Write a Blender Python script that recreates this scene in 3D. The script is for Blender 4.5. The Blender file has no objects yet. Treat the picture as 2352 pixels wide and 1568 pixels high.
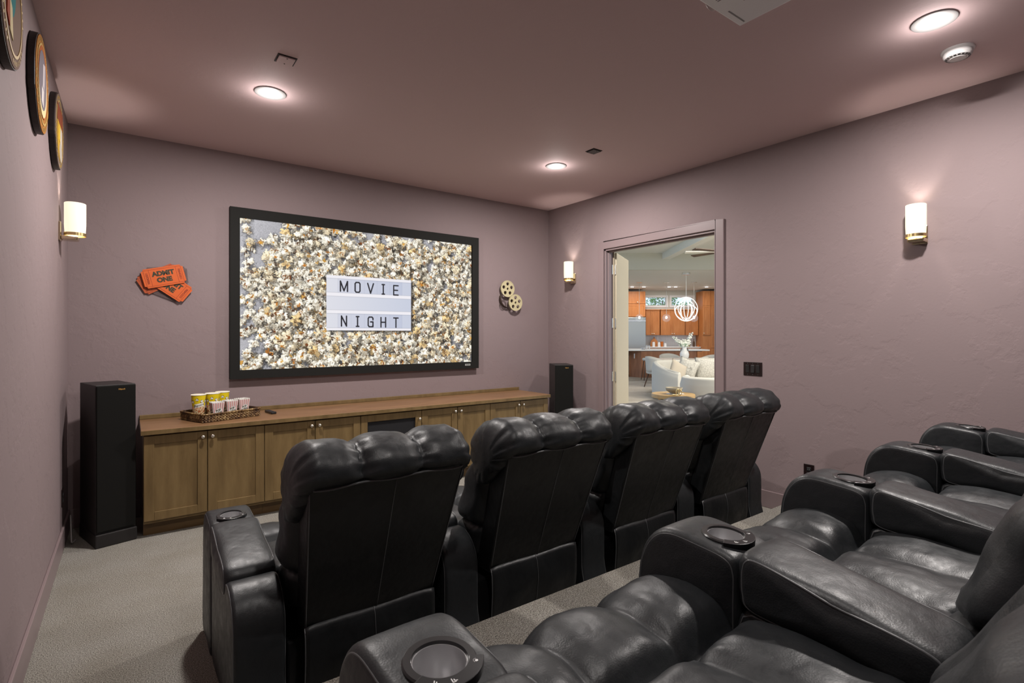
import bpy, bmesh, math, random
import numpy as np
from mathutils import Vector, Matrix, noise
PI = math.pi
S = bpy.context.scene
COL = S.collection

# ---------------------------------------------------------------- camera
YAW = math.radians(36.26)
CAMZ = 1.463
cd = bpy.data.cameras.new('camera'); cam = bpy.data.objects.new('camera', cd); COL.objects.link(cam)
cam.location = (0, 0, CAMZ); cam.rotation_euler = (PI/2, 0, -YAW)
cd.sensor_width = 36; cd.lens = 36*1197/2352; cd.shift_y = -17/2352; cd.clip_start = .02; cd.clip_end = 200
cd.dof.use_dof = True; cd.dof.focus_distance = 2.3; cd.dof.aperture_fstop = 9
S.camera = cam

# ---------------------------------------------------------------- world, exposure
w = bpy.data.worlds.new('world'); S.world = w; w.use_nodes = True
bg = w.node_tree.nodes['Background']; bg.inputs[0].default_value = (.62, .76, 1, 1); bg.inputs[1].default_value = 1.2
S.view_settings.view_transform = 'Standard'; S.view_settings.look = 'None'
S.view_settings.gamma = 1; S.view_settings.use_curve_mapping = False
EXPO = 0.26
S.view_settings.exposure = EXPO
CAN_W = 52; CAN_GLOW_W = 1.9; SCONCE_W = 6.5; SCONCE_E = .80

# rotated frame of the great room beyond the door
def G(lat, dep, z=0):
    return Vector((dep*math.sin(YAW)+lat*math.cos(YAW), dep*math.cos(YAW)-lat*math.sin(YAW), z))

def area(name, loc, size, power, color=(1, 1, 1), rot=(0, 0, 0), sy=None):
    l = bpy.data.lights.new(name, 'AREA'); l.energy = power; l.color = color
    l.shape = 'RECTANGLE' if sy else 'DISK'; l.size = size
    if sy: l.size_y = sy
    o = bpy.data.objects.new(name, l); COL.objects.link(o); o.location = loc; o.rotation_euler = rot
    return o
# added area light, out of view, brightening the living room and kitchen
area('great_room_fill', G(6.0, 8.6, 4.56), 4.0, 640, (1, .94, .84), (0, 0, -YAW), 4.0)

# ---------------------------------------------------------------- materials
def srgb(r, g, b):
    f = lambda c: (c/255/12.92) if c/255 <= .04045 else ((c/255+.055)/1.055)**2.4
    return (f(r), f(g), f(b), 1)
def mat(name, col, rough=.6, metal=0, spec=.5, emit=None, es=1, coat=0, alpha=1, trans=0, ior=1.45):
    m = bpy.data.materials.new(name); m.use_nodes = True
    p = m.node_tree.nodes['Principled BSDF']
    p.inputs['Base Color'].default_value = col if len(col) == 4 else (*col, 1)
    p.inputs['Roughness'].default_value = rough; p.inputs['Metallic'].default_value = metal
    p.inputs['Specular IOR Level'].default_value = spec; p.inputs['IOR'].default_value = ior
    p.inputs['Coat Weight'].default_value = coat; p.inputs['Transmission Weight'].default_value = trans
    p.inputs['Alpha'].default_value = alpha
    if emit:
        p.inputs['Emission Color'].default_value = (*emit[:3], 1); p.inputs['Emission Strength'].default_value = es
    return m
def nd(m, t): return m.node_tree.nodes.new(t)
def lk(m, a, b): m.node_tree.links.new(a, b)
def tcoord(m, scale=(1, 1, 1)):
    c = nd(m, 'ShaderNodeTexCoord'); mp = nd(m, 'ShaderNodeMapping'); mp.inputs['Scale'].default_value = scale
    lk(m, c.outputs['Object'], mp.inputs[0]); return mp.outputs[0]
def noise_n(m, vec, scale, detail=3, rough=.5):
    n = nd(m, 'ShaderNodeTexNoise'); n.inputs['Scale'].default_value = scale
    n.inputs['Detail'].default_value = detail; n.inputs['Roughness'].default_value = rough
    lk(m, vec, n.inputs['Vector']); return n.outputs['Fac']
def ramp(m, fac, stops):
    r = nd(m, 'ShaderNodeValToRGB'); e = r.color_ramp.elements
    e[0].position, e[0].color = stops[0]; e[1].position, e[1].color = stops[-1]
    for p_, c_ in stops[1:-1]:
        x = e.new(p_); x.color = c_
    lk(m, fac, r.inputs[0]); return r.outputs[0]
def bump(m, h, strength, dist=.01, prev=None):
    b = nd(m, 'ShaderNodeBump'); b.inputs['Strength'].default_value = strength; b.inputs['Distance'].default_value = dist
    lk(m, h, b.inputs['Height'])
    if prev: lk(m, prev, b.inputs['Normal'])
    return b.outputs[0]
def P(m): return m.node_tree.nodes['Principled BSDF']

def wall_paint(name, col, rough=.75, trowel=.5):
    m = mat(name, col, rough, spec=.3)
    v = tcoord(m)
    a = noise_n(m, v, 3.2, 6, .62)
    r = ramp(m, a, [(.47, (0, 0, 0, 1)), (.53, (1, 1, 1, 1))])
    b = noise_n(m, v, 60, 3)
    n1 = bump(m, r, trowel*.5, .004); n2 = bump(m, b, .10, .004, n1)
    lk(m, n2, P(m).inputs['Normal'])
    return m
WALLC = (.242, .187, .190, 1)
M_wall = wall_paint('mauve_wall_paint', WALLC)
M_ceil = wall_paint('brightened_mauve_ceiling', (.550, .415, .420, 1), trowel=.2)  # lighter than the walls, its tone standing in for missing ceiling light
M_trim = mat('mauve_trim_paint', (.230, .175, .178, 1), .38, spec=.4)
M_beige = wall_paint('beige_wall_paint', (.56, .53, .44, 1), trowel=.2)
M_cream = mat('cream_door_paint', (.46, .40, .29, 1), .5)
M_white = mat('white_paint', (.80, .79, .76, 1), .6)

def carpet():
    m = mat('grey_loop_carpet', (.2, .19, .17, 1), .95, spec=.1)
    v = tcoord(m)
    a = noise_n(m, v, 210, 3, .75); b = noise_n(m, v, 3.0, 3)
    c = ramp(m, a, [(.36, (.10, .094, .082, 1)), (.50, (.33, .313, .28, 1)), (.66, (.64, .62, .565, 1))])
    d = ramp(m, b, [(.3, (.86, .84, .80, 1)), (.7, (1, 1, 1, 1))])
    x = nd(m, 'ShaderNodeMixRGB'); x.blend_type = 'MULTIPLY'; x.inputs[0].default_value = 1
    lk(m, c, x.inputs[1]); lk(m, d, x.inputs[2]); lk(m, x.outputs[0], P(m).inputs['Base Color'])
    lk(m, bump(m, a, .9, .01), P(m).inputs['Normal'])
    return m
M_carpet = carpet()

def leather(name='black_leather', base=(.0165, .0185, .0205, 1), rough=.43, grain=.16):
    m = mat(name, base, rough, spec=.46, coat=.0)
    v = tcoord(m)
    vo = nd(m, 'ShaderNodeTexVoronoi'); vo.inputs['Scale'].default_value = 260; lk(m, v, vo.inputs['Vector'])
    n = noise_n(m, v, 28, 4, .6); n3 = noise_n(m, v, 7, 3, .5)
    b1 = bump(m, n3, .30, .02); b2 = bump(m, n, .09, .006, b1); b3 = bump(m, vo.outputs['Distance'], grain, .0012, b2)
    lk(m, b3, P(m).inputs['Normal'])
    r = ramp(m, n, [(.3, (rough-.07,)*3+(1,)), (.7, (rough+.10,)*3+(1,))]); lk(m, r, P(m).inputs['Roughness'])
    return m
M_lea = leather()
M_lea_flat = leather('smooth_black_leather', (.0090, .0100, .0110, 1), .42, .12)
M_pipe = mat('leather_piping', (.085, .088, .092, 1), .36)  # lightened colour paints in the light caught by piping and seams
M_black = mat('black_plastic', (.010, .010, .011, 1), .32)
M_satin = mat('satin_black', (.02, .02, .021, 1), .28, spec=.6)
M_steel = mat('brushed_steel', (.52, .52, .53, 1), .30, metal=.6)
M_clear = mat('frosted_plastic_rim', (.45, .46, .47, 1), .2)
M_icon = mat('icon_print', (.75, .75, .75, 1), .5)
M_nickel = mat('satin_nickel', (.72, .68, .60, 1), .25, metal=1)
M_brass = mat('aged_brass', (.62, .47, .23, 1), .28, metal=1)

def wood(name, c1, c2, c3, sc=(1, 1, 1), rough=.45, fine=18):
    m = mat(name, c2, rough, spec=.4); v = tcoord(m, sc)
    n = noise_n(m, v, 2.6, 6, .62)
    c = ramp(m, n, [(.28, c1), (.5, c2), (.74, c3)])
    lk(m, c, P(m).inputs['Base Color'])
    f = noise_n(m, v, fine, 4, .6); lk(m, bump(m, f, .12, .003), P(m).inputs['Normal'])
    return m
M_cab = wood('brown_stained_maple', (.115, .074, .029, 1), (.163, .107, .044, 1), (.208, .141, .060, 1), (5, 5, .8))
M_ctop = wood('brown_maple_top', (.150, .078, .036, 1), (.200, .108, .052, 1), (.250, .142, .070, 1), (.8, 5, 5), .36)
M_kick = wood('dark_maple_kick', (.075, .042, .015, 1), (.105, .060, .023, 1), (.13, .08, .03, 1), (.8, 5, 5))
M_honey = wood('honey_cabinet_wood', (.34, .115, .032, 1), (.43, .160, .047, 1), (.50, .205, .068, 1), (4, 4, .6))
M_isl = wood('island_wood', (.21, .085, .04, 1), (.27, .115, .055, 1), (.33, .15, .075, 1), (4, 4, .6))
M_oak = wood('pale_wood', (.30, .18, .07, 1), (.38, .24, .10, 1), (.45, .30, .13, 1), (2, 2, .6))
M_dwood = wood('dark_wood', (.05, .025, .015, 1), (.08, .04, .02, 1), (.11, .06, .03, 1), (2, 2, .6))

# ---------------------------------------------------------------- mesh helpers
class MB:
    def __init__(s, M=None): s.v = []; s.f = []; s.M = M or Matrix()
    def add(s, vs, fs):
        o = len(s.v); s.v += [tuple(s.M @ Vector(p)) for p in vs]; s.f += [tuple(i+o for i in f) for f in fs]; return s
    def box(s, x0, x1, y0, y1, z0, z1):
        vs = [(x0, y0, z0), (x1, y0, z0), (x1, y1, z0), (x0, y1, z0), (x0, y0, z1), (x1, y0, z1), (x1, y1, z1), (x0, y1, z1)]
        return s.add(vs, [(0, 3, 2, 1), (4, 5, 6, 7), (0, 1, 5, 4), (1, 2, 6, 5), (2, 3, 7, 6), (3, 0, 4, 7)])
    def tube(s, pts, r, n=8, closed=False, cap=True):
        pts = [Vector(p) for p in pts]; N = len(pts); rings = []; up = None
        for i, p in enumerate(pts):
            a = pts[(i-1) % N] if (closed or i > 0) else p; b = pts[(i+1) % N] if (closed or i < N-1) else p
            t = (b-a).normalized()
            if up is None: up = t.orthogonal().normalized()
            up = (up - t*up.dot(t)); up = up.normalized() if up.length > 1e-6 else t.orthogonal().normalized()
            sd = t.cross(up); rr = r[i] if isinstance(r, (list, tuple)) else r
            rings.append([p+(up*math.cos(2*PI*k/n)+sd*math.sin(2*PI*k/n))*rr for k in range(n)])
        vs = [q for R in rings for q in R]; fs = []
        for i in range(N if closed else N-1):
            j = (i+1) % N
            for k in range(n): fs.append((i*n+k, i*n+(k+1) % n, j*n+(k+1) % n, j*n+k))
        if cap and not closed: fs += [tuple(range(n))[::-1], tuple((N-1)*n+k for k in range(n))]
        return s.add(vs, fs)
    def lathe(s, prof, c=(0, 0, 0), n=32, a0=0, a1=2*PI):
        full = abs(a1-a0-2*PI) < 1e-6; cnt = n if full else n+1; vs = []; fs = []
        for r, z in prof:
            for k in range(cnt):
                a = a0+(a1-a0)*k/n; vs.append((c[0]+r*math.cos(a), c[1]+r*math.sin(a), c[2]+z))
        for i in range(len(prof)-1):
            for k in range(n):
                k2 = (k+1) % cnt; fs.append((i*cnt+k, i*cnt+k2, (i+1)*cnt+k2, (i+1)*cnt+k))
        if full and tuple(prof[0]) != tuple(prof[-1]):
            if prof[0][0] > 1e-6: fs.append(tuple(range(cnt))[::-1])
            if prof[-1][0] > 1e-6: fs.append(tuple((len(prof)-1)*cnt+k for k in range(cnt)))
        return s.add(vs, fs)
    def cyl(s, c, r, h, n=24): return s.lathe([(r, 0), (r, h)], c, n)
    def prism(s, poly, h0, h1, axis='z'):
        # poly in 2D, extruded along axis (x: (y,z), y: (x,z), z: (x,y))
        def mk(p, h): return {'x': (h, p[0], p[1]), 'y': (p[0], h, p[1]), 'z': (p[0], p[1], h)}[axis]
        n = len(poly); vs = [mk(p, h0) for p in poly]+[mk(p, h1) for p in poly]
        fs = [tuple(range(n))[::-1], tuple(range(n, 2*n))]+[(i, (i+1) % n, n+(i+1) % n, n+i) for i in range(n)]
        return s.add(vs, fs)
    def grid(s, fn, nu, nv, cu=False, cv=False, capu=False):
        U = nu if cu else nu+1; V = nv if cv else nv+1
        vs = [fn(i/nu, j/nv) for i in range(U) for j in range(V)]; fs = []
        for i in range(nu):
            for j in range(nv):
                i2 = (i+1) % U; j2 = (j+1) % V
                fs.append((i*V+j, i2*V+j, i2*V+j2, i*V+j2))
        if capu: fs += [tuple(range(V))[::-1], tuple((U-1)*V+j for j in range(V))]
        return s.add(vs, fs)
    def sell(s, c, r, e1=1, e2=1, nu=24, nv=16, rot=None):
        R = rot or Matrix()
        def sg(x, e): return math.copysign(abs(x)**e, x)
        def fn(u, v):
            a = 2*PI*u; b = -PI/2+PI*v
            p = Vector((r[0]*sg(math.cos(b), e1)*sg(math.cos(a), e2), r[1]*sg(math.cos(b), e1)*sg(math.sin(a), e2), r[2]*sg(math.sin(b), e1)))
            return tuple(R @ p + Vector(c))
        return s.grid(fn, nu, nv, cu=True)
    def build(s, name, m, parent=None, smooth=False, bevel=0, bseg=2, loc=None, angle=None):
        me = bpy.data.meshes.new(name); me.from_pydata(s.v, [], s.f)
        bm = bmesh.new(); bm.from_mesh(me); bmesh.ops.remove_doubles(bm, verts=bm.verts, dist=1e-6)
        bmesh.ops.recalc_face_normals(bm, faces=bm.faces); bm.to_mesh(me); bm.free()
        me.materials.append(m)
        if smooth: me.polygons.foreach_set('use_smooth', [True]*len(me.polygons))
        if smooth and angle: me.set_sharp_from_angle(angle=math.radians(angle))
        o = bpy.data.objects.new(name, me); COL.objects.link(o)
        if parent: o.parent = parent
        if loc is not None: o.location = loc
        if bevel:
            b = o.modifiers.new('bevel', 'BEVEL'); b.width = bevel; b.segments = bseg; b.limit_method = 'ANGLE'; b.angle_limit = .6
        return o

def tag(o, label, cat, group=None, kind=None):
    if label: o['label'] = label
    if cat: o['category'] = cat
    if group: o['group'] = group
    if kind: o['kind'] = kind
    return o
def empty(name, loc=(0, 0, 0), rz=0, label=None, cat=None, group=None, kind=None):
    o = bpy.data.objects.new(name, None); COL.objects.link(o); o.location = loc; o.rotation_euler = (0, 0, rz)
    o.empty_display_size = .05
    return tag(o, label, cat, group, kind)
def struct(name, mb, m, parent=None, **k):
    o = mb.build(name, m, parent, **k)
    if not parent: o['kind'] = 'structure'
    return o
def copy_tree(o, parent=None):
    c = o.copy(); COL.objects.link(c); c.parent = parent
    for ch in [x for x in bpy.data.objects if x.parent == o]: copy_tree(ch, c)
    return c
def catmull(pts, n, closed=True):
    P_ = [Vector(p) for p in pts]; N = len(P_); out = []
    segs = N if closed else N-1
    for i in range(segs):
        g = (lambda k: P_[k % N]) if closed else (lambda k: P_[max(0, min(N-1, k))])
        p0, p1, p2, p3 = g(i-1), g(i), g(i+1), g(i+2)
        for k in range(n):
            t = k/n
            out.append(.5*((2*p1)+(p2-p0)*t+(2*p0-5*p1+4*p2-p3)*t*t+(3*p1-p0-3*p2+p3)*t**3))
    if not closed: out.append(P_[-1])
    return out
def eval_mesh(o):
    dg = bpy.context.evaluated_depsgraph_get(); dg.update()
    return bpy.data.meshes.new_from_object(o.evaluated_get(dg))
def text(name, body, size, m, parent, M, extrude=.0008, offset=0, shear=0, space=1, sx=1):
    c = bpy.data.curves.new('t', 'FONT'); c.body = body; c.size = size; c.extrude = extrude; c.offset = offset
    c.shear = shear; c.align_x = 'CENTER'; c.align_y = 'CENTER'; c.space_character = space; c.resolution_u = 3
    t = bpy.data.objects.new('t', c); COL.objects.link(t)
    me = eval_mesh(t); bpy.data.objects.remove(t); bpy.data.curves.remove(c)
    me.transform(M @ Matrix.Diagonal((sx, 1, 1, 1))); me.name = name; me.materials.clear(); me.materials.append(m)
    o = bpy.data.objects.new(name, me); COL.objects.link(o)
    if parent: o.parent = parent
    return o
def basis(x, y, z, loc):
    m = Matrix((Vector(x), Vector(y), Vector(z))).transposed().to_4x4(); m.translation = Vector(loc); return m
# text plane facing -y (front wall things): x right, z up
def facing_y(loc, rot=0):
    return basis((math.cos(rot), 0, math.sin(rot)), (-math.sin(rot), 0, math.cos(rot)), (0, -1, 0), loc)

# ================================================================ ROOM SHELL
XL, XR, YF, YB, H = -.375, 4.346, 5.134, -1.30, 3.05
PZ, PY = .328, 1.742
DY0, DY1, DZ = 2.752, 4.150, 2.423
T = .12
struct('floor', MB().box(XL-.1, XR+.12, YB-.1, YF+.1, -.06, 0), M_carpet)
pl = MB().box(XL, XR, YB, PY, 0, PZ)
struct('platform', pl, M_carpet, bevel=.012, bseg=3)
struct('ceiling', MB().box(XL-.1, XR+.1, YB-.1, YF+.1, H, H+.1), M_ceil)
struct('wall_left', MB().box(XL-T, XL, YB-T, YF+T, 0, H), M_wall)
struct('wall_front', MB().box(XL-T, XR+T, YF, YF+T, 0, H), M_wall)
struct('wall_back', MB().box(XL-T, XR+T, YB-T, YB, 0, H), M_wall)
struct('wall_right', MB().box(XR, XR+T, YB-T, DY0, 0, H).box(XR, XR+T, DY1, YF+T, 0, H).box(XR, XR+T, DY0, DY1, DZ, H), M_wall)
# hall-side skin of the right wall, cream like the rest of the house
struct('wall_hall', MB().box(XR+T, XR+T+.012, YB-T, DY0, 0, 3.7).box(XR+T, XR+T+.012, DY1, YF+T, 0, 3.7).box(XR+T, XR+T+.012, DY0, DY1, DZ, 3.7), M_beige)
bh, bt = .143, .015
struct('baseboard_left', MB().box(XL, XL+bt, PY, YF, 0, bh), M_trim, bevel=.004)
struct('baseboard_front', MB().box(XL, .07, YF-bt, YF, 0, bh).box(3.88, XR, YF-bt, YF, 0, bh), M_trim, bevel=.004)
struct('baseboard_right', MB().box(XR-bt, XR, PY, DY0-.085, 0, bh).box(XR-bt, XR, DY1+.10, YF, 0, bh), M_trim, bevel=.004)
struct('baseboard_back', MB().box(XL, XR, YB, YB+bt, PZ, PZ+bh), M_trim, bevel=.004)

# door: casing, jamb, open leaf, hinges
d = empty('door_1', (XR, (DY0+DY1)/2, 0)); d['kind'] = 'structure'
y0, y1 = DY0-d.location.y, DY1-d.location.y
cw = .085
MB().box(-.018, 0, y0-cw, y0, 0, DZ+cw).box(-.018, 0, y1, y1+cw, 0, DZ+cw).box(-.018, 0, y0, y1, DZ, DZ+cw).build('casing', M_trim, d, bevel=.005)
MB().box(0, T, y0, y0+.02, 0, DZ).box(0, T, y1-.02, y1, 0, DZ).box(0, T, y0, y1, DZ-.02, DZ).build('jamb', M_trim, d, bevel=.002)
MB().box(.035, .075, y1-.035, y1-.02, 0, DZ).box(.035, .075, y0+.02, y0+.035, 0, DZ).box(.035, .075, y0, y1, DZ-.035, DZ-.02).build('door_stop', M_trim, d, bevel=.002)
LM = Matrix.Translation((T+.022, y1-.030, 0)) @ Matrix.Rotation(math.radians(30), 4, 'Z')
leaf = MB(LM)
leaf.box(0, .68, -.02, .02, .012, DZ-.03)
leaf.build('door_leaf', M_cream, d, bevel=.004)
MB().box(T+.001, T+.012, y1-.034, y1-.014, 0, DZ-.02).build('jamb_edge', M_cream, d)
for z in (2.20, 1.59, .98, .37):
    h = MB().box(T-.02, T+.034, y1-.024, y1-.019, z-.055, z+.055)
    h.cyl((T+.016, y1-.036, z-.055), .007, .11, 10)
    h.build('hinge', M_nickel, d)

# ================================================================ RECLINERS
def inset_fn(s, w_, r):
    a = max(0, r-s*w_, r-(1-s)*w_)
    return r-math.sqrt(max(0, r*r-a*a))
def pillow(prof, x0, x1, r=.02, bulge=.008, crown=.0, nx=14, caprings=5, mb=None, wr=0, sub=6, c=None):
    """closed (y,z) outline extruded across x with rounded sides and softly bulging end faces"""
    pr = catmull(prof, sub) if sub > 1 else [Vector(p) for p in prof]
    c = Vector(c) if c else sum(pr, Vector((0, 0)))/len(pr)
    xs = []
    for k in range(6): xs.append(r*(1-math.cos(PI/2*k/5)))
    W = x1-x0; mid = [r+(W-2*r)*k/nx for k in range(1, nx)]
    xs = xs+mid+[W-q for q in xs[::-1]]
    rows = []
    for q in range(caprings):
        f = (q+.15)/caprings; rows.append((x0-bulge*(1-f**2.2), f, 0))
    for q in xs: rows.append((x0+q, 1, inset_fn(q/W, W, r)))
    for q in range(caprings-1, -1, -1):
        f = (q+.15)/caprings; rows.append((x1+bulge*(1-f**2.2), f, 0))
    base_in = inset_fn(0, W, r)
    def fn(u, v):
        x, f, ins = rows[min(len(rows)-1, int(round(u*(len(rows)-1))))]
        p = pr[int(round(v*len(pr))) % len(pr)]; dd = p-c; L = dd.length
        if f < 1: q = c+dd*((L-base_in)/L)*f
        else:
            t = (x-x0)/W; q = c+dd*((L-ins)/L); q = q+dd/L*crown*(1-(2*t-1)**4)
        if wr:
            nn = noise.noise(Vector((x*9, q[0]*9, q[1]*9+3)))*wr; q = q+dd/L*nn
        return (x, q[0], q[1])
    mb = mb or MB(); mb.grid(fn, len(rows)-1, len(pr), cv=True, capu=True); return mb

AX0, AX1 = -.5225, -.3325            # left armrest, measured from the seat's middle
PITCH = .855
BODY = [(0, .02), (0, .18), (0, .36), (.015, .43), (.06, .485), (.13, .515), (.19, .505), (.22, .455), (.30, .445), (.45, .455), (.60, .47), (.605, .25), (.60, .02), (.3, .02)]
CONS = [(.605, .02), (.605, .25), (.605, .50), (.609, .572), (.632, .597), (.70, .608), (.79, .613), (.845, .590), (.885, .53), (.90, .44), (.90, .25), (.90, .02), (.75, .02)]
PAD = [(.195, .462), (.190, .50), (.20, .53), (.235, .552), (.35, .574), (.47, .596), (.565, .611), (.594, .602), (.602, .565), (.600, .52), (.585, .490), (.50, .478), (.35, .462), (.23, .450)]
def cut(mesh_obj, cutter):
    cutter.parent = mesh_obj.parent
    b = mesh_obj.modifiers.new('b', 'BOOLEAN'); b.object = cutter; b.operation = 'DIFFERENCE'; b.solver = 'EXACT'
    me = eval_mesh(mesh_obj); mesh_obj.modifiers.remove(b); old = mesh_obj.data; mesh_obj.data = me; bpy.data.meshes.remove(old)
    bpy.data.objects.remove(cutter)
CUPY = .686
def cup_matrix(cx): return Matrix.Translation((cx, CUPY, .6085)) @ Matrix.Rotation(math.radians(3.5), 4, 'X')
def make_arm(parent, dx=0):
    x0, x1 = AX0+dx, AX1+dx
    arm = pillow(BODY, x0+.006, x1-.006, .016, .003, nx=6).build('armrest', M_lea, parent, smooth=True)
    pillow(PAD, x0, x1, .022, .010, .010, nx=10, wr=.003).build('arm_pad', M_lea, arm, smooth=True)
    cons = pillow(CONS, x0, x1, .020, .006, .004, nx=10, wr=.002, c=(.75, .45)).build('cup_console', M_lea, arm, smooth=True)
    cut(cons, MB(cup_matrix((x0+x1)/2)).cyl((0, 0, -.092), .0455, .2, 40).build('cutter', M_lea))
    pp = MB()
    for prof, cc in ((CONS, (.75, .45)), (PAD, None), (BODY, None)):
        pr = catmull(prof, 5); c = Vector(cc) if cc else sum(pr, Vector((0, 0)))/len(pr)
        for xx in (x0+.004, x1-.004):
            ins = .0105 if prof is not BODY else .010
            pts = [(xx+(.004 if xx < (x0+x1)/2 else -.004)*(prof is BODY), *(c+(q-c)*(1-ins/(q-c).length))) for q in pr if q[1] > .03]
            if prof is PAD: pp.tube(pts, .0030, 6, closed=True)
            else:
                k = max(range(len(pts)), key=lambda i: (Vector(pts[i])-Vector(pts[i-1])).length); pts = pts[k:]+pts[:k]
                pp.tube(pts, .0024, 6)
    pp.build('piping', M_pipe, arm, smooth=True)
    cx = (x0+x1)/2
    Mt = cup_matrix(cx)
    cup = MB(Mt).lathe([(.0445, -.030), (.0445, .002), (.046, .0075), (.058, .0075), (.0605, .0045), (.0605, -.008), (.058, -.012), (.0452, -.012), (.0452, -.030), (.0445, -.030)], (0, 0, 0), 48).build('cup_holder', M_satin, parent, smooth=True, angle=35)
    cup['label'] = 'round black cup holder ring with a steel liner'
    MB(Mt).lathe([(0, -.060), (.036, -.060), (.039, -.056), (.043, .002), (.0447, .002), (.0447, .0), (.0435, -.05), (.040, -.0615), (0, -.0615)], (0, 0, 0), 40).build('steel_liner', M_steel, cup, smooth=True, angle=40)
    MB(Mt).lathe([(.0605, -.002), (.0622, -.003), (.0622, -.007), (.0605, -.008), (.0605, -.002)], (0, 0, 0), 48).build('frosted_rim', M_clear, cup, smooth=True)
    A0, A1 = math.radians(-155), math.radians(-28)
    n = 22; inn = [((.0465)*math.cos(A0+(A1-A0)*k/n), .0465*math.sin(A0+(A1-A0)*k/n)) for k in range(n+1)]
    out = [((.071)*math.cos(A0+(A1-A0)*k/n), .071*math.sin(A0+(A1-A0)*k/n)) for k in range(n+1)]
    MB(Mt).prism(inn+out[::-1], -.010, .0095).build('control_panel', M_black, cup, bevel=.0012)
    for ang, kind in ((-125, 0), (-98, 0), (-42, 1)):
        a = math.radians(ang)
        q = MB(Mt @ Matrix.Translation((.0585*math.cos(a), .0585*math.sin(a), .0096)) @ Matrix.Rotation(a+PI/2, 4, 'Z'))
        if kind == 0:
            q.box(-.004, -.0025, -.004, .005, 0, .0004).box(-.004, .002, -.004, -.0025, 0, .0004).box(.001, .005, -.002, -.0005, 0, .0004).box(-.0005, .001, -.001, .003, 0, .0004)
        else:
            q.cyl((0, -.001, 0), .0026, .0004, 12)
            for k in range(5):
                aa = PI*(.1+.2*k); q.box(-.0004+.0042*math.cos(aa), .0004+.0042*math.cos(aa), .0036*math.sin(aa), .0036*math.sin(aa)+.0014, 0, .0004)
        q.build('seat_icon' if kind == 0 else 'lamp_icon', M_icon, cup)
    return arm

def lobes(x, edges, sharp=3.0):
    """0 in the creases, 1 in the middle of each puff, and which puff"""
    for k in range(len(edges)-1):
        a, b = edges[k], edges[k+1]
        if x <= b or k == len(edges)-2:
            t = max(-1, min(1, (2*x-a-b)/(b-a))); return 1-abs(t)**sharp, k, t
HP = [(-.210, .915), (-.245, .945), (-.250, .990), (-.215, 1.035), (-.150, 1.066), (-.070, 1.070), (.010, 1.046), (.078, .995), (.100, .915), (.078, .84), (.050, .775), (.02, .740), (-.08, .79), (-.16, .855)]
def headrest(mb):
    pr = catmull(HP, 6); c = Vector((-.075, .905)); hw = .355; E = [-hw, -.122, .116, hw]
    N = 84
    def fn(u, v):
        s = 2*u-1; x = hw*s
        j = int(round(v*len(pr))) % len(pr); p = pr[j]; dd = p-c; L = dd.length
        lb, k, t = lobes(x, E, 2.9)
        e = max(0, (abs(s)-.80)/.20); endr = math.sqrt(max(0, 1-e**2.2))
        inner = 1-.19*(1-lb) if not ((k == 0 and t < 0) or (k == 2 and t > 0)) else 1
        if k == 1: inner += .02*lb
        R = L*inner*(.42+.58*endr)
        dc = min(abs(x-E[1]), abs(x-E[2])); ph = j/len(pr)*2*PI*L*6/.17
        R += .0065*math.exp(-dc/.030)*math.sin(j*1.05+2*noise.noise(Vector((x*20, j*.1, 1))))*(dc > .004)
        de = hw-abs(x); R += .010*math.exp(-de/.040)*math.sin(j*.9+3*noise.noise(Vector((x*9, j*.15, 5))))
        R += .010*noise.noise(Vector((x*6, p[0]*7, p[1]*7)))+.004*noise.noise(Vector((x*18, p[0]*18, p[1]*18)))
        q = c+dd/L*R
        q[1] -= .02*e
        return (x, q[0], q[1])
    return mb.grid(fn, N, len(pr), cv=True, capu=True)
def plane_y(z): return -.205*(z-.33)/.58
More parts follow.
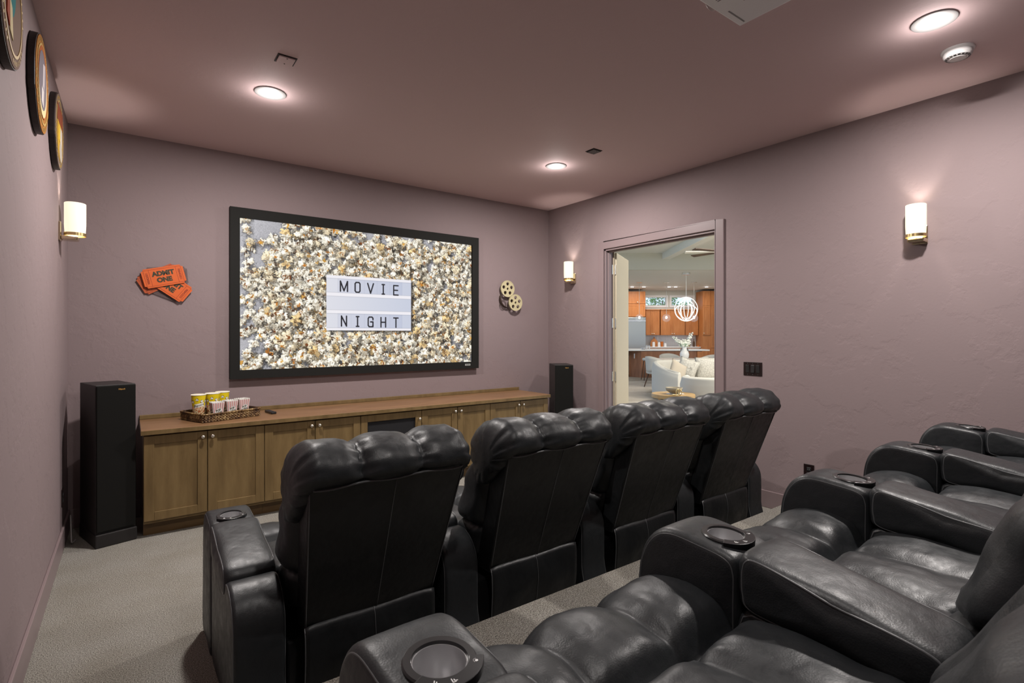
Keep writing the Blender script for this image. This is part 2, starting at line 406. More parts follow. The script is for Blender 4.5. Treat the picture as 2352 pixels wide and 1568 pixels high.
def make_back(parent):
    # flat rear shell
    sh = MB()
    def fn(u, v):
        # closed cross-section around u, height v
        z = .315+.615*v; hw = .272+.042*v; y = plane_y(z)
        a = u*4; k = int(a) % 4; f = a-int(a)
        th = .12
        if k == 0: x, yy = -hw+2*hw*f, y-.006*math.sin(PI*f)
        elif k == 1: x, yy = hw, y+th*f
        elif k == 2: x, yy = hw-2*hw*f, y+th
        else: x, yy = -hw, y+th*(1-f)
        return (x, yy, z)
    sh.grid(fn, 48, 16, cu=True)
    back = sh.build('backrest', M_lea_flat, parent, smooth=True, angle=40, bevel=.010, bseg=3)
    # stitched seams on the rear panel
    sm = MB()
    sm.tube([(.012, plane_y(.33+.58*t/12)-.0065, .33+.58*t/12) for t in range(13)], .0016, 5)
    sm.build('seam', M_pipe, back, smooth=True)
    for s in (-1, 1):
        sm = MB(); sm.tube([(s*(.268+.040*(t/12)), plane_y(.325+.58*t/12)-.001, .325+.58*t/12) for t in range(13)], .0022, 5)
        sm.build('seam', M_pipe, back, smooth=True)
    # side bolsters + centre cushion facing the front
    E = [-.335, -.15, .15, .335]
    cu = MB()
    def fc(u, v):
        h = v; z = .36+.52*h; yb = plane_y(z)+.085
        a = 2*PI*u; ca, sa = math.cos(a), math.sin(a)
        hw = .318+.022*min(1, max(0, (h-.32)/.1)); x = hw*math.copysign(abs(ca)**.55, ca); dpt = .275-.03*h-.07*max(0, (h-.80)/.20)**1.5
        lb, k, t = lobes(x, E, 2.5)
        f = math.copysign(abs(sa)**.55, sa)
        yy = yb+dpt*(.5+.5*f)
        if f > 0 and abs(x) < .30: yy -= .035*(1-lb)*f
        # horizontal tuck about a third of the way up
        tk = math.exp(-((h-.32)/.030)**2)
        x *= 1-.085*tk; yy -= .02*tk*max(0, f)
        endk = min(1, (1-h)/.10, (h+.02)/.08); x *= .86+.14*math.sin(PI/2*max(0, endk))
        nz = noise.noise(Vector((x*8, yy*8, z*10)))
        x *= 1+.03*nz; yy += .01*nz
        x += math.copysign(1, x)*.004*math.sin(yy*120)*tk*2
        return (x, yy, z)
    cu.grid(fc, 72, 44, cu=True)
    cu.add([fc(k/72, 1) for k in range(72)], [tuple(range(72))]); cu.add([fc(k/72, 0) for k in range(72)], [tuple(range(72))])
    o = len(cu.v)
    cu.build('back_cushion', M_lea, back, smooth=True)
    hr = headrest(MB()).build('headrest', M_lea, back, smooth=True)
    # piping along the lower rear edge of the headrest, gathered round the ends
    pts = []
    for t in range(41):
        s = -1+2*t/40; x = .346*s; e = max(0, (abs(s)-.86)/.14)
        pts.append((x, -.220+.10*e**1.5, .918+.05*e**2-.004*math.cos(s*9)))
    MB().tube(pts, .0042, 6).build('headrest_piping', M_pipe, back, smooth=True)
    return back
SE_X = [-.330, -.125, .125, .330]
def make_seat(parent):
    prof = [(.24, .475), (.34, .492), (.46, .498), (.56, .490), (.605, .476), (.66, .494), (.75, .502), (.84, .486), (.905, .430), (.935, .35), (.935, .24), (.92, .13), (.86, .10), (.70, .20), (.45, .24), (.26, .28)]
    pr = catmull(prof, 6); c = Vector((.60, .32)); n = len(pr)
    def fn(u, v):
        s = 2*u-1; x = .330*s
        j = int(round(v*n)) % n; p = pr[j]; dd = p-c; L = dd.length; nrm = dd/L
        lb, k, t = lobes(x, SE_X, 2.4)
        top = p[1] > .40 or p[0] > .85
        R = L
        if top:
            inner = not ((k == 0 and t < 0) or (k == 2 and t > 0))
            if inner: R -= .040*(1-lb)
            cy = math.exp(-((p[0]-.605)/.028)**2) if p[1] > .40 else 0
            R -= .044*cy
            # the side puffs swell a little in front of and behind the tuft
            R += .012*math.exp(-((p[0]-.72)/.08)**2)*(k != 1)
            dt = math.hypot(abs(x)-.125, p[0]-.605); ang = math.atan2(p[0]-.605, abs(x)-.125)
            R += .0045*math.exp(-dt/.07)*math.sin(ang*11)*min(1, dt/.02)
            R += .010*noise.noise(Vector((x*7, p[0]*7, p[1]*7+2)))+.004*noise.noise(Vector((x*22, p[0]*14, p[1]*20)))
        e = max(0, (abs(s)-.86)/.14); R *= 1-.11*(1-math.sqrt(max(0, 1-e*e)))
        q = c+nrm*R
        return (x, q[0], q[1])
    return MB().grid(fn, 84, n, cv=True, capu=True).build('seat', M_lea, parent, smooth=True)
def make_recliner():
    r = empty('recliner')
    MB().box(-.322, .322, .06, .84, .03, .27).build('base', M_black, r, bevel=.01)
    make_seat(r); make_back(r); make_arm(r)
    # the leather apron closing the gap under the backrest
    fl = MB()
    def ff(u, v):
        x = -.275+.55*u; z = .345-.325*v
        y = -.012-.018*math.sin(PI*min(1, v*1.3))*.6-.010*noise.noise(Vector((x*6, z*6, 0)))
        if v < .08: y += .006*(.08-v)/.08
        crn = max(0, abs(x)-.225)/.05; z -= .005*crn**2*(1-v)
        return (x, y, z)
    fl.grid(ff, 30, 16)
    f = fl.build('rear_flap', M_lea_flat, r, smooth=True)
    so = f.modifiers.new('s', 'SOLIDIFY'); so.thickness = .006; so.offset = 0
    MB().tube([(0, ff(.5, k/10)[1]-.004, ff(.5, k/10)[2]) for k in range(11)], .0016, 5).build('flap_seam', M_pipe, f, smooth=True)
    MB().tube([(-.275, ff(0, k/10)[1]-.002, ff(0, k/10)[2]) for k in range(11)], .0024, 5).build('flap_hem', M_pipe, f, smooth=True)
    return r
rec = make_recliner()
end = empty('recliner')
# the last seat of each row carries a right armrest too
for ch in [x for x in bpy.data.objects if x.parent == rec]: copy_tree(ch, end)
make_arm(end, PITCH)

R1X, R1Y = .29+.5225, 2.080
AX, AY, RA = .421, .742-CUPY, math.radians(1.75)
row1 = ['black leather recliner seen from behind at the left end of the front row',
        'second black leather recliner from the left in the front row, seen from behind',
        'third black leather recliner from the left in the front row, in front of the doorway',
        'black leather recliner at the right end of the front row, nearest the right wall']
row2 = ['nearest black leather recliner of the back row, its backrest cut off at the right edge',
        'second nearest black leather recliner of the back row, on the carpeted platform',
        'third nearest black leather recliner of the back row, mostly hidden behind armrests',
        'farthest black leather recliner of the back row, beside the right wall']
for i in range(4):
    for row in (0, 1):
        src = end if i == 3 else rec
        if row == 0:
            o = src if i in (0, 3) else copy_tree(src)
            o.location = (R1X+PITCH*i, R1Y, 0)
            tag(o, row1[i], 'recliner', 'recliners of the front row')
        else:
            o = copy_tree(src)
            s = .0950+.3325+PITCH*i
            o.location = (AX+s*math.cos(RA)+CUPY*math.sin(RA)*0, AY+s*math.sin(RA), PZ); o.rotation_euler = (0, 0, RA)
            tag(o, row2[i], 'recliner', 'recliners of the back row')
            if i == 0:
                bk0 = [c for c in o.children if c.name.startswith('backrest')] or [c for c in bpy.data.objects if c.parent == o and c.name.startswith('backrest')]
                th = math.radians(7); pv = Vector((0, .10, .35)); Rx = Matrix.Rotation(th, 3, 'X')
                bk0[0].rotation_euler = (th, 0, 0); bk0[0].location = pv-Rx @ pv+Vector((0, -.028, 0))

# ================================================================ LIGHT FITTINGS
M_trimring = mat('light_trim', (.36, .35, .35, 1), .45)
M_glow = mat('lamp_glow', (.9, .9, .9, 1), .5, emit=(1, .93, .90), es=9)
M_whitep = mat('white_plastic', (.62, .60, .60, 1), .4)
def recessed(loc, label, power, r=.095, group='recessed ceiling lights of the theatre', color=(1, .94, .90)):
    o = empty('recessed_light', loc, 0, label, 'ceiling light', group)
    MB().lathe([(r, 0), (r, -.006), (r-.006, -.009), (r*.70, -.006), (r*.68, 0)], (0, 0, 0), 40).build('trim_ring', bpy.data.materials.get('light_trim') or M_whitep, o, smooth=True, angle=40)
    MB().lathe([(0, -.003), (r*.69, -.003), (r*.69, -.001), (0, -.001)], (0, 0, 0), 32).build('diffuser', M_glow, o)
    if power:
        l = area('recessed_lamp', (0, 0, -.012), r*1.3, power, color); l.parent = o; l.data.spread = math.radians(180)
        pl_ = bpy.data.lights.new('recessed_glow', 'POINT'); pl_.energy = CAN_GLOW_W if power == CAN_W else .5; pl_.color = color; pl_.shadow_soft_size = .05
        po = bpy.data.objects.new('recessed_glow', pl_); COL.objects.link(po); po.parent = o; po.location = (0, 0, -.09)
    return o
recessed((.746, 3.705, H), 'recessed ceiling light above the orange ticket wall art', CAN_W)
recessed((3.246, 3.722, H), 'small far recessed ceiling light above the right tower speaker', CAN_W)
recessed((3.285, .864, H), 'large near recessed ceiling light beside the smoke detector', CAN_W)
recessed((.746, .70, H), 'recessed ceiling light directly over the back row, above the photo frame', CAN_W*.3)

M_scb = mat('brassy_nickel', (.62, .52, .36, 1), .16, metal=1)
M_shade = mat('frosted_glass_shade', (.35, .33, .28, 1), .35, emit=(1, .90, .68), es=SCONCE_E)
def sconce(y, side, label):
    # side -1: on the left wall, facing +x ; +1: on the right wall, facing -x
    x = XL if side < 0 else XR; o = empty('wall_sconce', (x, y, 2.13), 0 if side < 0 else PI, label, 'wall light', 'frosted glass sconces')
    c = .082
    MB().box(0, .014, -.045, .045, -.055, .07).build('backplate', M_scb, o, bevel=.008, bseg=3)
    br = MB().lathe([(.0, -.020), (.046, -.020), (.0585, -.014), (.0585, -.002), (.050, .0), (.030, 0), (.03, -.006), (0, -.006)], (c, 0, 0), 32)
    br.box(.012, c, -.028, .028, -.050, -.020)
    MB().lathe([(.0595, -.016), (.0595, .004), (.0565, .004), (.0565, -.016), (.0595, -.016)], (c, 0, 0), 36).build('shade_ring', M_brass, o, smooth=True, angle=40)
    MB().box(.012, c+.020, -.048, .048, -.048, -.020).build('bracket_arm', M_scb, o, bevel=.010, bseg=3)
    MB().lathe([(.0545, .004), (.0575, .06), (.0575, .200), (.0545, .203), (.0535, .200), (.0535, .06), (.0505, .004), (.0545, .004)], (c, 0, 0), 40).build('glass_shade', M_shade, o, smooth=True, angle=50)
    l = bpy.data.lights.new('sconce_bulb', 'POINT'); l.energy = SCONCE_W; l.color = (1, .91, .82); l.shadow_soft_size = .02
    lo = bpy.data.objects.new('sconce_bulb', l); COL.objects.link(lo); lo.parent = o; lo.location = (c, 0, .095)
    return o
sconce(4.52, -1, 'lit cylindrical wall sconce on the left wall beside the tower speaker')
sconce(4.66, 1, 'small lit wall sconce left of the doorway on the right wall')
sconce(1.22, 1, 'lit wall sconce on the right wall, right of the doorway')
fill_sconce = sconce(1.10, -1, 'added unseen fill sconce on the left wall beside the back row')  # unseen sconce added to light the armrest sides
for q_ in bpy.data.objects:
    if q_.parent == fill_sconce and q_.type == 'LIGHT': q_.data.energy = 16

# smoke detector
o = empty('smoke_detector', (3.73, .875, H), 0, 'white round smoke detector on the ceiling beside the near recessed light', 'smoke detector')
MB().lathe([(.0, 0), (.075, 0), (.075, -.008), (.070, -.013), (.062, -.013)], (0, 0, 0), 40).build('base_plate', M_whitep, o, smooth=True, angle=40)
hd = MB().lathe([(.064, -.012), (.066, -.030), (.058, -.042), (.044, -.047), (.040, -.046), (.036, -.050), (0, -.053)], (0, 0, 0), 40).build('detector_head', M_whitep, o, smooth=True, angle=30)
sl = MB()
for k in range(18):
    a = 2*PI*k/18; sl.add(*[q for q in [(lambda R: ([tuple(R @ Vector(p)) for p in [(.0455, -.006, -.0475), (.056, -.006, -.0445), (.056, .006, -.0445), (.0455, .006, -.0475)]], [(0, 1, 2, 3)]))(Matrix.Rotation(a, 4, 'Z'))][0]])
s_ = sl.build('vent_slots', M_black, hd); s_['kind'] = 'stuff'

# ceiling sprinkler cover plates
M_darkgap = mat('dark_gap', (.02, .012, .012, 1), .8)
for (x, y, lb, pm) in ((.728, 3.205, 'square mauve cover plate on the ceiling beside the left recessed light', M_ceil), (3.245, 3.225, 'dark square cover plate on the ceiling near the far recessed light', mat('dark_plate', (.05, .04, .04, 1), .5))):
    o = empty('ceiling_cover_plate', (x, y, H), 0, lb, 'cover plate')
    MB().box(-.052, .052, -.052, .052, -.003, 0).build('dark_rim', M_darkgap, o)
    MB().box(-.044, .044, -.044, .044, -.010, -.003).build('plate', pm, o, bevel=.002)
    sc = MB()
    MB().cyl((0, -.034, -.0112), .004, .0015, 10).build('screw', M_darkgap, o); MB().cyl((0, .034, -.0112), .004, .0015, 10).build('screw', M_darkgap, o)

# projector hanging under the ceiling
M_projw = mat('projector_white', (.82, .82, .84, 1), .35)
o = empty('projector', (1.915, 1.03, 2.81), 0, 'white ceiling-mounted projector cut off by the top edge of the photo', 'projector')
body = MB().box(-.24, .24, -.22, .22, 0, .15).build('casing', M_projw, o, bevel=.004, bseg=2)
MB(Matrix.Translation((.08, .215, .075)) @ Matrix.Rotation(-PI/2, 4, 'X')).lathe([(.045, 0), (.045, .045), (.040, .050), (.034, .046), (.034, .03), (0, .03)], (0, 0, 0), 32).build('lens', mat('lens_housing', (.42, .34, .34, 1), .3), o, smooth=True, angle=40)
for k, (fx_, fy_) in enumerate(((.06, .10), (.13, -.02))):
    MB().box(fx_-.02, fx_+.02, fy_-.010, fy_+.010, -.006, .001).build('foot_recess', mat('projector_shadow_grey', (.30, .30, .31, 1), .5), body, bevel=.003)
lab = MB()
for k in range(3): lab.box(-.02+.012*k, -.016+.012*k, .02, .18, -.0012, 0)
lab.box(.10, .22, .185, .192, -.0012, 0)
for k, bx in enumerate((-.02, -.008, .004)):
    MB().box(bx, bx+.004, .02, .18, -.0012, 0).build('label_print', mat('label_grey', (.25, .25, .26, 1), .6), body)
MB().box(.10, .22, .186, .192, -.0012, 0).build('label_print', bpy.data.materials['label_grey'], body)
MB().cyl((0, 0, .15), .03, H-2.81-.15, 20).build('ceiling_mount', M_projw, o, smooth=True, angle=40)

# ================================================================ SCREEN
SX0, SX1, SZ0, SZ1 = .700, 3.250, 1.071, 2.571
IX0, IX1, IZ0, IZ1 = .777, 3.164, 1.147, 2.483
def popcorn_picture(W, Hh):
    rng = np.random.default_rng(11); rnd = random.Random(5)
    yy, xx = np.mgrid[0:Hh, 0:W].astype(np.float32)
    n = rng.normal(0, 1, (Hh, W)).astype(np.float32)
    for _ in range(3): n = (n+np.roll(n, 1, 0)+np.roll(n, -1, 0)+np.roll(n, 1, 1)+np.roll(n, -1, 1))/5*1.6
    base = 150+22*np.clip(1-xx/(W*.16), 0, 1)+14*np.clip(1-yy/(Hh*.35), 0, 1)+3*n
    img = np.stack([base, base-1, base+4], -1).astype(np.float32)
    def win(cx, cy, r):
        x0, x1 = max(0, int(cx-r)), min(W, int(cx+r)+2); y0, y1 = max(0, int(cy-r)), min(Hh, int(cy+r)+2)
        return (None if x1 <= x0 or y1 <= y0 else (slice(y0, y1), slice(x0, x1)))
    def disc(cx, cy, r, soft=1.0):
        s = win(cx, cy, r+2)
        if s is None: return None, None, None
        dx = xx[s]-cx; dy = yy[s]-cy; d_ = np.hypot(dx, dy); return s, np.clip((r-d_)/soft+.5, 0, 1), (dx/r, dy/r)
    ks = []
    for _ in range(2050):
        x = rnd.uniform(-5, W+5); y = rnd.uniform(-5, Hh+5)
        edge = W*(.085+.05*math.sin(y/Hh*9+1)+.035*math.sin(y/Hh*23+2)) if y < Hh*.95 else 0
        pr = 1 if x > edge else .13+.3*(y > Hh*.5)*(x > 0)
        if y < Hh*(.055+.03*math.sin(x/W*17)) and .05 < x/W < .8: pr *= .3
        if x > W*.9 and (y < Hh*.12 or y > Hh*.86): pr *= .35
        if rnd.random() < pr: ks.append((x, y))
    for (x, y) in ks:
        R = rnd.uniform(12.5, 19.5)*W/880
        s, a, _ = disc(x+3, y+3, R*1.05, R*.8)
        if s is not None: img[s] *= (1-.34*a[..., None])
        tone = rnd.random()
        # kernel hull in the middle
        for _ in range(rnd.choice((1, 2, 2, 3))):
            bx, by = x+rnd.uniform(-.4, .4)*R, y+rnd.uniform(-.4, .4)*R
            s, a, q = disc(bx, by, R*rnd.uniform(.35, .55), 2)
            if s is not None:
                c = np.array(rnd.choice([(160, 100, 34), (120, 66, 22), (200, 150, 72), (92, 54, 24), (70, 46, 28)]), np.float32)
                img[s] = img[s]*(1-a[..., None])+c*a[..., None]
        nl = rnd.randint(4, 7); a0 = rnd.uniform(0, 6.28)
        for k in range(nl):
            an = a0+k*6.283/nl+rnd.uniform(-.8, .8); rr = R*rnd.uniform(.30, .85); lr = R*rnd.uniform(.24, .62)
            lx, ly = x+math.cos(an)*rr, y+math.sin(an)*rr
            s, a, q = disc(lx+1, ly+1.3, lr*1.15, lr*.6)
            if s is not None: img[s] *= (1-.20*a[..., None])
            s, a, q = disc(lx, ly, lr, 1.3)
            if s is None: continue
            z = np.sqrt(np.clip(1-q[0]**2-q[1]**2, 0, 1)); sh = np.clip(.74+.42*(z*.65-q[0]*.42-q[1]*.52), .58, 1.08)
            b = rnd.uniform(.90, 1.05); cr = (250, 243, 226) if tone < .74 else ((246, 230, 198) if tone < .92 else (238, 206, 150))
            c = np.array(cr, np.float32)*b
            warm = np.array([1.0, .86, .64], np.float32)
            col = c*sh[..., None]*(warm+(1-warm)*np.clip(sh, 0, 1)[..., None])
            img[s] = img[s]*(1-a[..., None])+col*a[..., None]
        for _r in range(rnd.choice((0, 1, 1, 2))):
            an = rnd.uniform(0, 6.28); s, a, q = disc(x+math.cos(an)*R*.3, y+math.sin(an)*R*.3, R*rnd.uniform(.13, .27), 2)
            if s is not None:
                c = np.array(rnd.choice([(186, 112, 26), (128, 68, 20), (208, 150, 50)]), np.float32); img[s] = img[s]*(1-a[..., None])+c*a[..., None]
    # break up the round shapes with a fine random warp
    def smooth(seed, n_):
        f = np.random.default_rng(seed).normal(0, 1, (Hh, W)).astype(np.float32)
        for _ in range(n_): f = (f+np.roll(f, 1, 0)+np.roll(f, -1, 0)+np.roll(f, 1, 1)+np.roll(f, -1, 1))/5
        return f/f.std()
    wx = np.clip(xx+2.7*smooth(1, 9)+1.2*smooth(3, 3), 0, W-1).astype(int); wy = np.clip(yy+2.7*smooth(2, 9)+1.2*smooth(4, 3), 0, Hh-1).astype(int)
    img = img[wy, wx]
    img = np.where(img.max(-1, keepdims=True) > 150, img*1.06, img)
    img = (img*2+np.roll(img, 1, 0)+np.roll(img, 1, 1))/4
    # lightbox sign
    bx0, bx1, by0, by1 = .3136*W, .6845*W, .335*Hh, .735*Hh; bw, bhh = bx1-bx0, by1-by0
    sh = np.clip((np.minimum(np.minimum(xx-bx0+2, bx1+12-xx), np.minimum(yy-by0-2, by1+9-yy)))/9, 0, 1); img *= (1-.62*sh[..., None])
    ins = np.clip(np.minimum(np.minimum(xx-bx0, bx1-xx), np.minimum(yy-by0, by1-yy))+.5, 0, 1)
    fx_ = (xx-bx0)/bw; fy_ = (yy-by0)/bhh
    g = np.stack([222-22*fx_, 223-17*fx_, 232-9*fx_], -1); wht = np.array([240, 238, 244], np.float32)
    band = ((fy_ < .053) | ((fy_ > .313) & (fy_ < .374)) | ((fy_ > .63) & (fy_ < .69)) | (fy_ > .955))
    rows = ((fy_ > .053) & (fy_ < .313)) | ((fy_ > .69) & (fy_ < .955))
    g = g-np.where(rows & (fx_ > .125) & (fx_ < .885), 9., 0.)[..., None]*np.array([1.1, 1, .6])
    g = np.where(band[..., None], wht, g)
    for e in (.053, .374, .69, .313, .63, .955):
        g -= (26*np.exp(-((fy_-e-(.004 if e in (.053, .374, .69) else -.002))*bhh/1.1)**2))[..., None]
    for e in (.125, .272, .425, .575, .73, .885):
        g -= (9*np.exp(-((fx_-e)*bw/1.0)**2)*rows)[..., None]
    img = img*(1-ins[..., None])+g*ins[..., None]
    L = {'M': [[(0, 1), (0, 0), (.5, .95), (1, 0), (1, 1)]], 'O': [[(.2, 0), (.8, 0), (1, .14), (1, .86), (.8, 1), (.2, 1), (0, .86), (0, .14), (.2, 0)]], 'V': [[(0, 0), (.5, 1), (1, 0)]],
         'I': [[(.5, 0), (.5, 1)], [(.18, 0), (.82, 0)], [(.18, 1), (.82, 1)]], 'E': [[(1, 0), (0, 0), (0, 1), (1, 1)], [(0, .5), (.88, .5)]], 'N': [[(0, 1), (0, 0), (1, 1), (1, 0)]],
         'G': [[(1, .28), (1, .12), (.8, 0), (.2, 0), (0, .14), (0, .86), (.2, 1), (.8, 1), (1, .9), (1, .5), (.5, .5)], [(1, .9), (1, 1)]], 'H': [[(0, 0), (0, 1)], [(1, 0), (1, 1)], [(0, .5), (1, .5)]], 'T': [[(0, 0), (1, 0)], [(.5, 0), (.5, 1)]]}
    WD = {'M': .078, 'I': .045, 'V': .068}
    for word, ytop in (('MOVIE', .100), ('NIGHT', .738)):
        for k, ch in enumerate(word):
            cx = (.1925, .346, .4975, .650, .806)[k]; wd = WD.get(ch, .056); yt = ytop+(.006*k if word == 'MOVIE' else .004*k)
            for pl_ in L[ch]:
                for (a_, b_) in zip(pl_, pl_[1:]):
                    ax, ay = bx0+(cx-wd/2+wd*a_[0])*bw, by0+(yt+.182*a_[1])*bhh; bx_, by_ = bx0+(cx-wd/2+wd*b_[0])*bw, by0+(yt+.182*b_[1])*bhh
                    vx, vy = bx_-ax, by_-ay; t_ = np.clip(((xx-ax)*vx+(yy-ay)*vy)/(vx*vx+vy*vy), 0, 1)
                    dd = np.hypot(xx-ax-t_*vx, yy-ay-t_*vy); m_ = np.clip(W*.0028-dd+.5, 0, 1)[..., None]
                    img = img*(1-m_)+np.array([18, 20, 30], np.float32)*m_
    tx = rng.normal(0, 1, (Hh, W)).astype(np.float32); tx = (tx+np.roll(tx, 1, 0)+np.roll(tx, 1, 1))/1.7
    out_ = 1-np.clip(np.minimum(np.minimum(xx-bx0, bx1-xx), np.minimum(yy-by0, by1-yy))+1, 0, 1)
    img = img*(1+.045*(tx*out_)[..., None])
    return np.clip(img, 0, 255)/255
o = empty('projection_screen', (0, YF, 0), 0, 'wide black-framed projection screen showing popcorn and a MOVIE NIGHT lightbox', 'projection screen')
fr = MB()
fy0, fy1 = -.055, -.002
fr.box(SX0, SX1, fy0, fy1, IZ1, SZ1).box(SX0, SX1, fy0, fy1, SZ0, IZ0).box(SX0, IX0, fy0, fy1, IZ0, IZ1).box(IX1, SX1, fy0, fy1, IZ0, IZ1)
fr.build('screen_frame', mat('black_velvet_frame', (.012, .012, .011, 1), .8, spec=.25), o)
W_, H_ = 900, 504
pic = popcorn_picture(W_, H_)
lin = np.where(pic <= .04045, pic/12.92, ((pic+.055)/1.055)**2.4)
me = bpy.data.meshes.new('screen_image')
xs = np.linspace(IX0, IX1, W_); zs = np.linspace(IZ1, IZ0, H_)
X, Z = np.meshgrid(xs, zs); co = np.stack([X, np.full_like(X, -.030), Z], -1).reshape(-1, 3)
ii = np.arange(W_*H_).reshape(H_, W_); q = np.stack([ii[:-1, :-1], ii[1:, :-1], ii[1:, 1:], ii[:-1, 1:]], -1).reshape(-1, 4)
me.vertices.add(len(co)); me.vertices.foreach_set('co', co.astype(np.float32).ravel())
me.loops.add(q.size); me.loops.foreach_set('vertex_index', q.ravel().astype(np.int32))
me.polygons.add(len(q)); me.polygons.foreach_set('loop_start', np.arange(0, q.size, 4, dtype=np.int32)); me.update(calc_edges=True)
ca = me.color_attributes.new('picture', 'FLOAT_COLOR', 'POINT')
ca.data.foreach_set('color', np.concatenate([lin.reshape(-1, 3), np.ones((W_*H_, 1))], 1).astype(np.float32).ravel())
M_pic = mat('projected_picture', (.02, .02, .02, 1), .9, spec=.1)
at = nd(M_pic, 'ShaderNodeAttribute'); at.attribute_name = 'picture'; lk(M_pic, at.outputs['Color'], P(M_pic).inputs['Emission Color']); P(M_pic).inputs['Emission Strength'].default_value = .97*2**(-EXPO)
me.materials.append(M_pic); so = bpy.data.objects.new('screen_image', me); COL.objects.link(so); so.parent = o
bd = MB().box(3.065, 3.135, -.0575, -.055, 1.105, 1.125).build('name_plate', mat('silver_badge', (.55, .55, .50, 1), .35, metal=.6), o)
MB().box(3.075, 3.128, -.0582, -.0575, 1.1125, 1.1175).build('plate_stripe', M_darkgap, bd)

# ================================================================ LOW CABINETS UNDER THE SCREEN
CY = 4.545
def shaker(parent, x0, x1, z0, z1, yf, m, knob=None, rail=.062, knobm=None, panel=True, name='door', th=.02, kr=.013):
    d_ = MB()
    d_.box(x0, x0+rail, yf, yf+th, z0, z1).box(x1-rail, x1, yf, yf+th, z0, z1).box(x0+rail, x1-rail, yf, yf+th, z1-rail, z1).box(x0+rail, x1-rail, yf, yf+th, z0, z0+rail)
    if panel: d_.box(x0+rail-.002, x1-rail+.002, yf+th*.45, yf+th, z0+rail-.002, z1-rail+.002)
    dd = d_.build(name, m, parent, bevel=.0025 if th <= .02 else .004, bseg=2)
    if knob:
        kk = MB(Matrix.Translation((knob[0], yf, knob[1])) @ Matrix.Rotation(PI/2, 4, 'X')).lathe([(0, 0), (kr*.5, 0), (kr*.45, kr*.9), (kr*.95, kr*1.3), (kr*1.05, kr*1.8), (kr*.8, kr*2.2), (0, kr*2.35)], (0, 0, 0), 20)
        kk.build('knob', knobm or M_nickel, dd, smooth=True, angle=50)
    return dd
units = [(.078, .872), (.872, 1.660), (1.660, 2.260), (2.260, 3.052), (3.052, 3.845)]
labs = ['brown wooden two-door cabinet at the left end, beside the left tower speaker', 'brown wooden two-door cabinet, second from the left under the screen',
        'brown wooden cabinet with a black speaker-cloth door, middle of the row under the screen', 'brown wooden two-door cabinet right of the speaker-cloth cabinet',
        'brown wooden two-door cabinet at the right end, beside the right tower speaker']
for k, ((a, b), lb) in enumerate(zip(units, labs)):
    c = empty('cabinet', ((a+b)/2, CY, 0), 0, lb, 'cabinet', 'built-in cabinets under the screen'); hw = (b-a)/2
    MB().box(-hw+.0005, hw-.0005, .021, YF-CY-.02, .100, .742).build('body', M_cab, c)
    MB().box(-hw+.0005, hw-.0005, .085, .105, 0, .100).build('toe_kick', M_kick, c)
    g = .0025
    if k == 2:
        dr = shaker(c, -hw+g, hw-g, .122, .732, 0, M_cab, (hw-.03, .655), panel=False)
        MB().box(-hw+.062, hw-.062, .012, .019, .180, .672).build('speaker_cloth', mat('black_cloth', (.008, .008, .010, 1), .9), dr)
    else:
        shaker(c, -hw+g, -g, .122, .732, 0, M_cab, (-.032, .692))
        shaker(c, g, hw-g, .122, .732, 0, M_cab, (.032, .692))
ct = empty('countertop', (1.96, CY, .7425), 0, 'long brown wooden countertop running over the cabinets under the screen', 'countertop')
CT = .778-.7425
MB().box(-1.898, 1.900, -.025, YF-CY-.001, 0, CT).build('top_board', M_ctop, ct, bevel=.004, bseg=2)
MB().box(-1.898, 1.900, -.0265, -.0245, .001, CT-.003).build('front_edge', M_cab, ct, bevel=.001)
MB().box(-1.898, 1.900, YF-CY-.020, YF-CY-.002, CT, CT+.001).build('rear_edge', M_cab, ct)
bs = MB().box(.062, 3.86, YF-.020, YF-.002, .7795, .813); tag(bs.build('backsplash', M_cab, bevel=.003), 'low brown wooden backsplash strip along the wall behind the countertop', 'backsplash')
TZ = .778
# ================================================================ TOWER SPEAKERS
M_spk = mat('black_ash_vinyl', (.014, .012, .012, 1), .5)
M_cloth = mat('speaker_grille_cloth', (.009, .0088, .008, 1), .9, spec=.15)
def tower(fl, rz, wdt, dep, label, logo=True):
    c, s = math.cos(rz), math.sin(rz)
    cx, cy = fl[0]+c*wdt/2-s*dep/2, fl[1]+s*wdt/2+c*dep/2
    o = empty('tower_speaker', (cx, cy, 0), rz, label, 'speaker', 'black tower speakers')
    w2, d2 = wdt/2, dep/2
    MB().box(-w2, w2, -d2+.018, d2, .09, 1.111).build('enclosure', M_spk, o, bevel=.004)
    g = MB().box(-w2+.003, w2-.003, -d2, -d2+.016, .105, 1.106).build('grille', M_cloth, o, bevel=.006, bseg=3)
    MB().box(-w2-.004, w2+.004, -d2-.004, d2+.002, .0, .092).build('plinth', M_spk, o, bevel=.006)
    text('logo', 'Klipsch', .0135, mat('copper_logo', (.75, .42, .12, 1), .35, metal=.6), g, basis((1, 0, 0), (0, 0, 1), (0, -1, 0), (.03, -d2-.001, 1.078)), .0006, .0004)
    return o
tower((-.185, 4.527), math.radians(15.5), .232, .40, 'tall black tower speaker at the left end of the cabinets')
tower((3.905, 4.495), math.radians(-30), .215, .37, 'black tower speaker in the corner at the right end of the cabinets')
cb = MB().tube(catmull([(-.345, 4.98, .10), (-.340, 4.86, .17), (-.335, 4.80, .15), (-.330, 4.76, .06), (-.325, 4.74, .012), (-.31, 4.80, .010)], 6, False), .0045, 8)
tag(cb.build('cable', mat('white_cable', (.45, .42, .42, 1), .4), smooth=True), 'white cable looping out behind the left tower speaker', 'cable')

